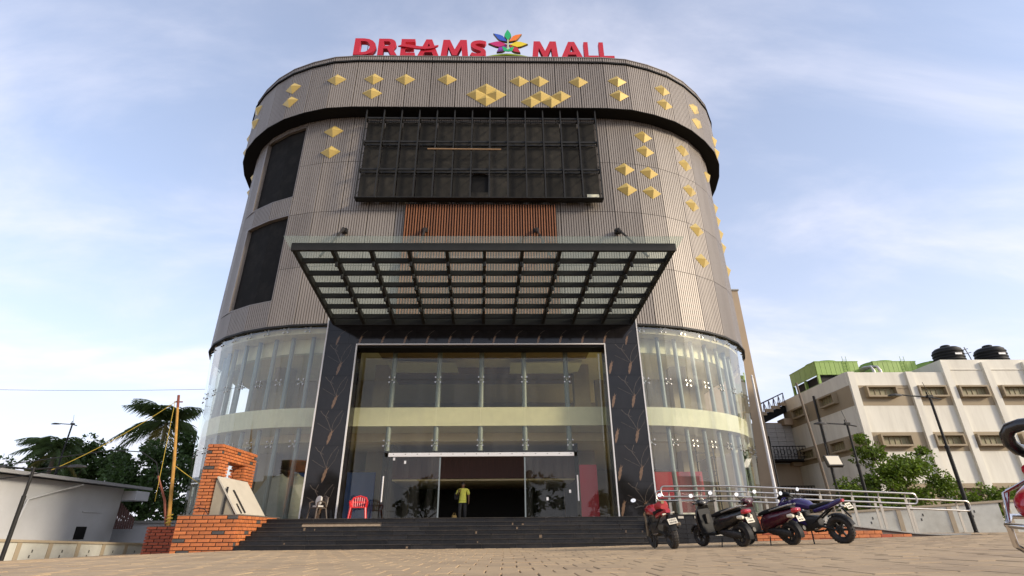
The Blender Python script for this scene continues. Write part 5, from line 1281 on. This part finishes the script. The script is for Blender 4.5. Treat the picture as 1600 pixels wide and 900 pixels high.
        for s in (-1, 1): MB().tube([(-1.27, s * .13, .40), (-1.25, s * .15, .28), (-1.08, s * .16, .20), (-.8, s * .12, .25)], .018, 8).tube([(-.80, s * .15, .70), (-1.05, s * .2, .62), (-1.24, s * .15, .42)], .012, 8).tube([(-.86, s * .15, .70), (-1.10, s * .2, .60), (-1.27, s * .12, .42)], .010, 8).build('guard_upright', M['chrome'], t, smooth=True)
    if backrest:
        b = MB(); secs(b, [(-1.22, .50, .05, .03), (-1.18, .51, .11, .08), (-1.06, .54, .16, .11), (-.85, .60, .17, .12)]); b.build('lamp_cluster', M[tail], t, smooth=True)
        b = MB(); secs(b, [(-1.12, .36, .04, .06), (-1.04, .36, .08, .09), (-.86, .40, .10, .10)]); b.build('tail_lower_cowl', M['engine'], t, smooth=True)
    place(t, loc, ang, lean, sc); return t
def place(t, loc, ang, lean, sc):
    t.location = loc; t.rotation_euler = (R(lean), 0, R(ang)); t.scale = (sc, sc, sc)
def motorbike(label, paint, loc, ang, lean, sc=1.1, kind=0, seed=0):
    t = thing('motorcycle', label, 'motorcycle', (0, 0, 0), 'two wheelers parked in front of the mall'); WL[t.name] = Vector((0, 0, 0))
    P = M[paint]
    wheel(t, -.66, .305, .155, 6); wheel(t, .68, .30, .11, 6)
    b = MB(); secs(b, [(-.18, .80, .09, .05), (-.08, .86, .15, .10), (.1, .90, .175, .125), (.28, .90, .16, .12), (.40, .84, .09, .07)]); b.build('fuel_tank', P, t, smooth=True)
    b = MB(); secs(b, [(-.62, .885, .075, .03), (-.45, .87, .11, .045), (-.25, .82, .13, .05), (-.08, .82, .11, .05)], pw=3); b.build('seat', M['bplastic'], t, smooth=True)
    b = MB(); secs(b, [(-.90 if kind else -.86, .93 if kind else .86, .06, .035), (-.78, .90 if kind else .82, .09, .06), (-.6, .83 if kind else .79, .11, .06), (-.35, .77, .12, .07), (-.2, .74, .1, .06)]); b.build('tail_cowl', P, t, smooth=True)
    b = MB(); secs(b, [(-.93, .925, .05, .03), (-.86, .92, .065, .04)] if kind else [(-.89, .83, .06, .035), (-.84, .83, .07, .04)], pw=3); b.build('tail_light', M['tail'], t, smooth=True)
    b = MB(); b.tube([(-.80, 0, .82), (-.92, 0, .66), (-.99, 0, .56)], [.03, .02, .02], 6); b.build('plate_bracket', M['bplastic'], t, smooth=True)
    plate(t, -1.0 if not kind else -1.02, .60 if not kind else .80, 25, seed)
    if not kind:
        b = MB(); secs(b, [(-.74, .93, .10, .05), (-.60, .98, .15, .09), (-.42, .96, .14, .08), (-.32, .92, .10, .05)]); o = b.build('seat_bag', mat('red_bag', (.42, .03, .03), .6), t, smooth=True)
        MB().box((-.70, -.035, .93), (-.40, .035, 1.075)).build('bag_flap', mat('khaki_bag_flap', (.3, .22, .1), .7), o)
    b = MB(); secs(b, [(-.25, .48, .12, .12), (-.1, .46, .15, .17), (.12, .45, .15, .18), (.28, .46, .12, .14)], pw=4); b.build('engine_block', M['engine'], t, smooth=True)
    f = MB()
    for k in range(6): f.box((.02, -.12, .58 + k * .028), (.26, .12, .592 + k * .028))
    f.build('cooling_fins', M['engine'], t)
    fr = MB()
    for s in (-1, 1):
        fr.tube([(.42, s * .05, .86), (.22, s * .12, .62), (-.1, s * .13, .45), (-.25, s * .12, .55), (-.6, s * .09, .78)], .022, 6); fr.tube([(-.2, s * .10, .42), (-.66, s * .11, .305)], .026, 6)
    fr.build('frame', M['steel'], t, smooth=True)
    for s in (-1, 1):
        MB().tube([(.68, s * .10, .30), (.46, s * .10, .88)], [.03, .022], 8).build('fork', M['inox'], t, smooth=True)
        MB().tube([(-.2, s * .14, .36), (-.2, s * .25, .36)], .014, 6).build('footpeg', M['inox'], t, smooth=True)
        mirror(t, (.36, s * .24, 1.03), (.36, s * .32, 1.16), (.33, s * .37, 1.20))
        MB().tube([(.32, s * .28, 1.03), (.26, s * .40, 1.01)], .02, 8).build('grip', M['bplastic'], t, smooth=True)
        MB().tube([(.37, s * .24, 1.03), (.36, s * .37, 1.0)], .008, 6).build('lever', M['inox'], t, smooth=True)
        if kind:
            b = MB(); b.prism([(.02, .42), (.5, .62), (.58, .80), (.40, .88), (.12, .66)], s * .15 - .012, s * .15 + .012); b.build('side_fairing', P, t)
        MB().tube([(-.86, s * .06, .78), (-.87, s * .15, .775)], [.012, .022], 6).build('indicator', M['plate'], t, smooth=True)
    MB().tube([(.26, -.41, 1.01), (.36, -.2, 1.03), (.42, 0, .98), (.36, .2, 1.03), (.26, .41, 1.01)], .015, 8).build('handlebar', M['steel'], t, smooth=True)
    b = MB(); secs(b, [(.44, .92, .08, .07), (.52, .92, .12, .11), (.60, .90, .11, .10), (.64, .89, .08, .07)] if not kind else [(.40, .95, .10, .07), (.52, .93, .16, .14), (.66, .86, .12, .10), (.76, .80, .05, .04)]); b.build('headlight_cowl', P if kind else M['bplastic'], t, smooth=True)
    MB().box((.36, -.07, 1.0), (.44, .07, 1.06)).build('instrument_pod', M['bplastic'], t)
    rings = [[(.68 + (.33 + q) * math.cos(R(a)), y, .30 + (.33 + q) * math.sin(R(a))) for y, q in ((-.06, -.02), (-.05, .012), (0, .025), (.05, .012), (.06, -.02), (0, .01))] for a in range(30, 161, 13)]
    MB().loft(rings).build('front_mudguard', P if kind else M['bplastic'], t, smooth=True)
    rings = [[(-.66 + (.335 + q) * math.cos(R(a)), y, .305 + (.335 + q) * math.sin(R(a))) for y, q in ((-.085, -.02), (-.075, .012), (0, .025), (.075, .012), (.085, -.02), (0, .01))] for a in range(60, 175, 13)]
    MB().loft(rings).build('rear_mudguard', M['bplastic'], t, smooth=True)
    MB().tube([(.2, -.10, .40), (.05, -.15, .24), (-.2, -.17, .26), (-.35, -.19, .36)], .024, 8).tube([(-.35, -.19, .36), (-.45, -.2, .40), (-.78, -.21, .50)], [.045, .062, .066], 12).build('exhaust', M['bplastic'], t, smooth=True)
    MB().lathe([(.05, 0), (.055, .01), (.03, .012), (.03, -.02)], 14, T=Matrix.Translation((-.785, -.21, .502)) @ Matrix.Rotation(R(-107), 4, 'Y')).build('exhaust_tip', M['inox'], t, smooth=True)
    MB().tube([(-.02, .13, .3), (-.1, .30, .012)], .015, 6).build('side_stand', M['steel'], t, smooth=True)
    place(t, loc, ang, lean, sc); return t
M['tail'] = mat("red_lens", (.42, .012, .025), .12, coat=.5)
M['mred'] = mat("red_bike_paint", (.40, .02, .03), .22, coat=.4); M['maroon'] = mat("maroon_bike_paint", (.07, .008, .02), .24, coat=.35, stain=(.09, .05, .035), stain_amt=.4, stain_scale=9); M['violet'] = mat("violet_bike_paint", (.03, .018, .115), .26, coat=.3, stain=(.06, .04, .05), stain_amt=.4, stain_scale=9)
motorbike('red motorcycle seen from behind leaning on its stand, a red bag on its seat', 'mred', (4.32, 15.6, gz(4.3) + .0), 95, -10, 1.08, 0, 1)
scooter('black scooter with red tail parked between the red motorcycle and the maroon scooter', 'bpaint', (5.86, 15.5, gz(5.9)), 115, -7, 1.13, 'tail', seed=2)
scooter('maroon scooter parked between the black scooter and the violet motorcycle', 'maroon', (7.14, 15.5, gz(7.3)), 116, -7, 1.13, 'tail', seed=3)
vb = motorbike('violet motorcycle with raised tail, rightmost of the four parked in front of the steps', 'violet', (8.42, 15.5, gz(8.4)), 120, -9, 1.12, 1, 4)
ca = MB(); secs(ca, [(-.2, 0, .08, .03), (-.12, .05, .13, .06), (0, .06, .15, .07), (.12, .02, .12, .05), (.2, -.02, .1, .02)]); 
ca.build
capo = tag(ca.build('cap', M['bplastic'], None, smooth=True, center=False), 'black cloth cap hung over the handlebar of the violet motorcycle', 'cap')
capo.location = (8.08, 16.05, gz(8) + 1.2); capo.rotation_euler = (R(15), R(10), R(120))
ns = scooter('scooter with chrome rear guard and black backrest loop at the right edge', 'maroon', (4.54, 3.85, gz(4.3)), 14, -2, 1.0, 'tail', backrest=True, seed=5)

# ------------------------------------------------------------------ chairs on the landing
def plastic_chair(label, m, loc, ang, sx=1.0):
    t = thing('plastic_chair', label, 'chair', (0, 0, 0), 'plastic chairs on the landing'); WL[t.name] = Vector((0, 0, 0)); P = M[m]
    MB().cbox((-.24, -.23, .40), (.24, .22, .44), .02).build('seat', P, t)
    for sx_ in (-1, 1):
        MB().tube([(sx_ * .235, -.21, .41), (sx_ * .275, -.26, .0)], [.035, .028], 6).build('leg', P, t, smooth=True)
        MB().tube([(sx_ * .225, .19, .41), (sx_ * .265, .27, .0)], [.035, .028], 6).build('leg', P, t, smooth=True)
        MB().tube([(sx_ * .24, .20, .42), (sx_ * .275, .10, .62), (sx_ * .285, -.12, .66), (sx_ * .275, -.22, .62), (sx_ * .24, -.21, .42)], .028, 6).build('armrest', P, t, smooth=True)
    b = MB()
    for k in range(7):                              # upright back slats
        u = -1 + 2 * k / 6; top = .86 - .10 * u * u
        b.tube([(u * .20, .21, .44), (u * .215, .255 - .03 * u * u, .62), (u * .225, .29 - .05 * u * u, top)], .022, 6)
    b.build('back_slats', P, t, smooth=True)
    MB().tube([(-.24, .20, .44), (-.255, .22, .66), (-.20, .26, .80), (0, .295, .87), (.20, .26, .80), (.255, .22, .66), (.24, .20, .44)], .034, 8).build('back_frame', P, t, smooth=True)
    MB().box((-.2, .235, .60), (.2, .275, .66)).build('back_rail', P, t)
    t.location = loc; t.rotation_euler = (0, 0, R(ang)); t.scale = (sx, 1, 1); return t
M['redp'] = mat("red_plastic", (.60, .02, .025), .35); M['brownp'] = mat("brown_plastic", (.085, .06, .042), .45)
plastic_chair('red plastic armchair on the landing in front of the left door glass', 'redp', (-5.86, 23.2, 1.032), 8, 1.22)
plastic_chair('brown plastic armchair with a white cover over it before the left marble pillar', 'brownp', (-7.52, 23.3, 1.032), -40, 1.1)
sk = MB(); secs(sk, [(-.02, 0, .17, .16), (.0, .0, .19, .19), (.06, .0, .17, .18)], pw=3, T=Matrix.Translation((-7.56, 23.36, 1.73)) @ Matrix.Rotation(R(50), 4, 'Z') @ Matrix.Rotation(R(6), 4, 'Y'))
sk.box((-.16, -.17, -.02), (.12, .17, .03), T=Matrix.Translation((-7.5, 23.28, 1.51)) @ Matrix.Rotation(R(50), 4, 'Z'))
tag(sk.build('seat_cover', mat('white_cover', (.62, .58, .52), .7), None, smooth=True), 'white seat and back cover lying on the brown plastic chair', 'chair cover')

# ------------------------------------------------------------------ person
def skin(name, verts, edges, m, parent, sub=2):
    me = bpy.data.meshes.new(name); me.from_pydata([v[:3] for v in verts], edges, [])
    o = bpy.data.objects.new(name, me); COL.objects.link(o)
    o.modifiers.new('skin', 'SKIN').use_smooth_shade = True
    for d, v in zip(me.skin_vertices[0].data, verts):
        d.radius = (v[3], v[4] if len(v) > 4 else v[3])
    me.skin_vertices[0].data[0].use_root = True
    ss = o.modifiers.new('sub', 'SUBSURF'); ss.levels = sub; ss.render_levels = sub
    dg = bpy.context.evaluated_depsgraph_get(); new = bpy.data.meshes.new_from_object(o.evaluated_get(dg))
    bpy.data.objects.remove(o); new.materials.clear(); new.materials.append(m); new.name = name
    new.polygons.foreach_set('use_smooth', [True] * len(new.polygons))
    q = bpy.data.objects.new(name, new); COL.objects.link(q); q.parent = parent; WL[q.name] = Vector((0, 0, 0)); return q
def hand(V, E, wi, wrist, dirv, side, palm_n, curl):
    # palm, four fingers of different lengths and a thumb leaving the side of the palm
    w = Vector(wrist); d = Vector(dirv).normalized(); n = Vector(palm_n).normalized(); s = d.cross(n).normalized() * side
    V.append((*(w + d * .05), .030, .016)); pi = len(V) - 1; E.append((wi, pi))
    for k, (off, L) in enumerate(((-.027, .068), (-.009, .078), (.009, .073), (.026, .058))):
        p = w + d * .088 + s * off; q = p + (d * math.cos(curl) + n * math.sin(curl)) * L * .5; r_ = q + (d * math.cos(curl * 2) + n * math.sin(curl * 2)) * L * .5
        b0 = len(V); V += [(*p, .0095), (*q, .0085), (*r_, .0075)]; E += [(pi, b0), (b0, b0 + 1), (b0 + 1, b0 + 2)]
    p = w + d * .03 - s * .035 + n * .008; q = p + (d * .7 - s * .55 + n * .35).normalized() * .035; r_ = q + (d * .85 - s * .1 + n * .4).normalized() * .03
    b0 = len(V); V += [(*p, .012), (*q, .0105), (*r_, .009)]; E += [(pi, b0), (b0, b0 + 1), (b0 + 1, b0 + 2)]
man = thing('person', 'person in yellow green short sleeved shirt and dark trousers walking out of the doorway', 'person', (0, 0, 0)); WL[man.name] = Vector((0, 0, 0))
M['skin'] = mat("brown_skin", (.17, .085, .05), .5); M['shirt'] = mat("yellow_green_shirt", (.66, .66, .12), .8, var=.08, scale=8); M['trouser'] = mat("dark_trousers", (.022, .023, .03), .8); M['hair'] = mat("black_hair", (.012, .010, .009), .6); M['shoe'] = mat("brown_shoe", (.12, .07, .035), .5)
# facing -y; his right side is at -x
SH_R, EL_R, WR_R = (-.19, .01, 1.37), (-.27, -.02, 1.12), (-.15, -.16, 1.31)
SH_L, EL_L, WR_L = (.19, .01, 1.37), (.25, .03, 1.09), (.27, -.07, .86)
V = [(0, 0, .93, .135, .10), (0, .01, 1.10, .125, .095), (0, .0, 1.28, .15, .10), (0, .005, 1.40, .10, .075), (0, -.005, 1.475, .052), (0, -.015, 1.55, .072, .085), (0, -.012, 1.635, .078, .092), (0, -.005, 1.69, .045, .055),
     (*SH_R, .058), (*EL_R, .042), (*WR_R, .026), (*SH_L, .058), (*EL_L, .042), (*WR_L, .026),
     (-.09, 0, .88, .09), (-.11, -.10, .50, .058), (-.11, .02, .10, .038), (.09, 0, .88, .09), (.10, .02, .49, .058), (.10, .16, .12, .038), (-.11, -.10, .045, .035), (.10, .05, .05, .035)]
E = [(0, 1), (1, 2), (2, 3), (3, 4), (4, 5), (5, 6), (6, 7), (3, 8), (8, 9), (9, 10), (3, 11), (11, 12), (12, 13), (0, 14), (14, 15), (15, 16), (0, 17), (17, 18), (18, 19), (16, 20), (19, 21)]
hand(V, E, 10, WR_R, (.45, .25, .85), 1, (.2, .9, -.3), .7); hand(V, E, 13, WR_L, (.05, -.15, -1), 1, (-1, 0, .1), .35)
skin('body', V, E, M['skin'], man)
V = [(0, 0, .93, .165, .125), (0, .01, 1.08, .155, .12), (0, .0, 1.26, .175, .122), (0, .005, 1.385, .125, .09), (0, 0, 1.44, .066, .06), (-.195, .01, 1.375, .078), (-.245, -.005, 1.23, .072), (-.262, -.015, 1.15, .07), (.195, .01, 1.375, .078), (.235, .02, 1.23, .07), (.248, .025, 1.13, .07), (0, 0, .88, .165, .125)]
E = [(0, 1), (1, 2), (2, 3), (3, 4), (3, 5), (5, 6), (6, 7), (3, 8), (8, 9), (9, 10), (0, 11)]
skin('shirt', V, E, M['shirt'], man)
V = [(0, 0, .955, .15, .115), (0, 0, .86, .14, .115), (-.095, 0, .80, .10), (-.11, -.09, .50, .08), (-.11, .01, .09, .066), (.095, 0, .80, .10), (.10, .025, .49, .08), (.10, .15, .11, .066)]
E = [(0, 1), (1, 2), (2, 3), (3, 4), (1, 5), (5, 6), (6, 7)]
skin('trousers', V, E, M['trouser'], man)
b = MB(); secs(b, [(-.095, 1.64, .02, .02), (-.06, 1.675, .07, .05), (0, 1.69, .088, .062), (.06, 1.66, .085, .085), (.095, 1.60, .06, .07)], T=Matrix.Rotation(R(90), 4, 'Z') @ Matrix.Translation((-.005, 0, 0))); b.build('hair', M['hair'], man, smooth=True)
for s in (-1, 1):
    MB().lathe([(.001, -.009), (.009, 0), (.001, .009)], 8, T=Matrix.Translation((s * .03, -.094, 1.605))).build('eye', M['white'], man, smooth=True)
    MB().box((s * .03 - .017, -.104, 1.622), (s * .03 + .017, -.094, 1.628)).build('eyebrow', M['hair'], man)
    b = MB(); secs(b, [(-.015, 1.595, .008, .022), (.0, 1.595, .012, .03), (.015, 1.595, .008, .024)], T=Matrix.Translation((s * .083, .0, 0)) @ Matrix.Rotation(R(90), 4, 'Z')); b.build('ear', M['skin'], man, smooth=True)
    x = -.11 if s < 0 else .10; y = -.06 if s < 0 else .10
    b = MB(); secs(b, [(-.10, .05, .035, .045), (-.02, .05, .042, .05), (.08, .035, .048, .035), (.16, .025, .03, .022)], pw=3, T=Matrix.Translation((x, y, .0)) @ Matrix.Rotation(R(-90), 4, 'Z')); b.build('shoe', M['shoe'], man, smooth=True)
MB().prism([(-.012, 1.565), (.012, 1.565), (.005, 1.605), (-.005, 1.605)], -.122, -.085).build('nose', M['skin'], man)
MB().box((-.024, -.099, 1.538), (.024, -.090, 1.545)).build('mouth', mat('lips', (.12, .04, .035), .5), man)
man.location = (-1.93, 27.3, 1.037); man.rotation_euler = (0, 0, R(-4)); man.scale = (1.12, 1, .985)
bg_ = thing('backpack', 'dark backpack slung from the right shoulder of the person in the doorway', 'bag', (-1.93, 27.3, 1.037))
b = MB(); secs(b, [(-.15, 1.12, .09, .14), (-.13, 1.14, .10, .19), (.05, 1.14, .10, .2), (.09, 1.14, .09, .16)], pw=3, T=Matrix.Translation((-2.2, 27.50, 1.0))); o = b.build('sack', M['trouser'], bg_, smooth=True)
MB().tube([(-2.15, 27.42, 2.35), (-2.14, 27.32, 2.45), (-2.13, 27.16, 2.40), (-2.15, 27.15, 2.2), (-2.25, 27.3, 2.0)], .018, 6).build('strap', M['bplastic'], bg_, smooth=True)
tg_ = MB().cbox((-2.42, 27.2, 1.04), (-2.2, 27.4, 1.28), .04).tube([(-2.38, 27.3, 1.28), (-2.36, 27.3, 1.36), (-2.26, 27.3, 1.36), (-2.24, 27.3, 1.28)], .012, 6).build('carry_bag', mat('tan_bag', (.28, .19, .07), .8))
tag(tg_, 'small tan carry bag standing on the floor beside the feet of the person', 'bag')
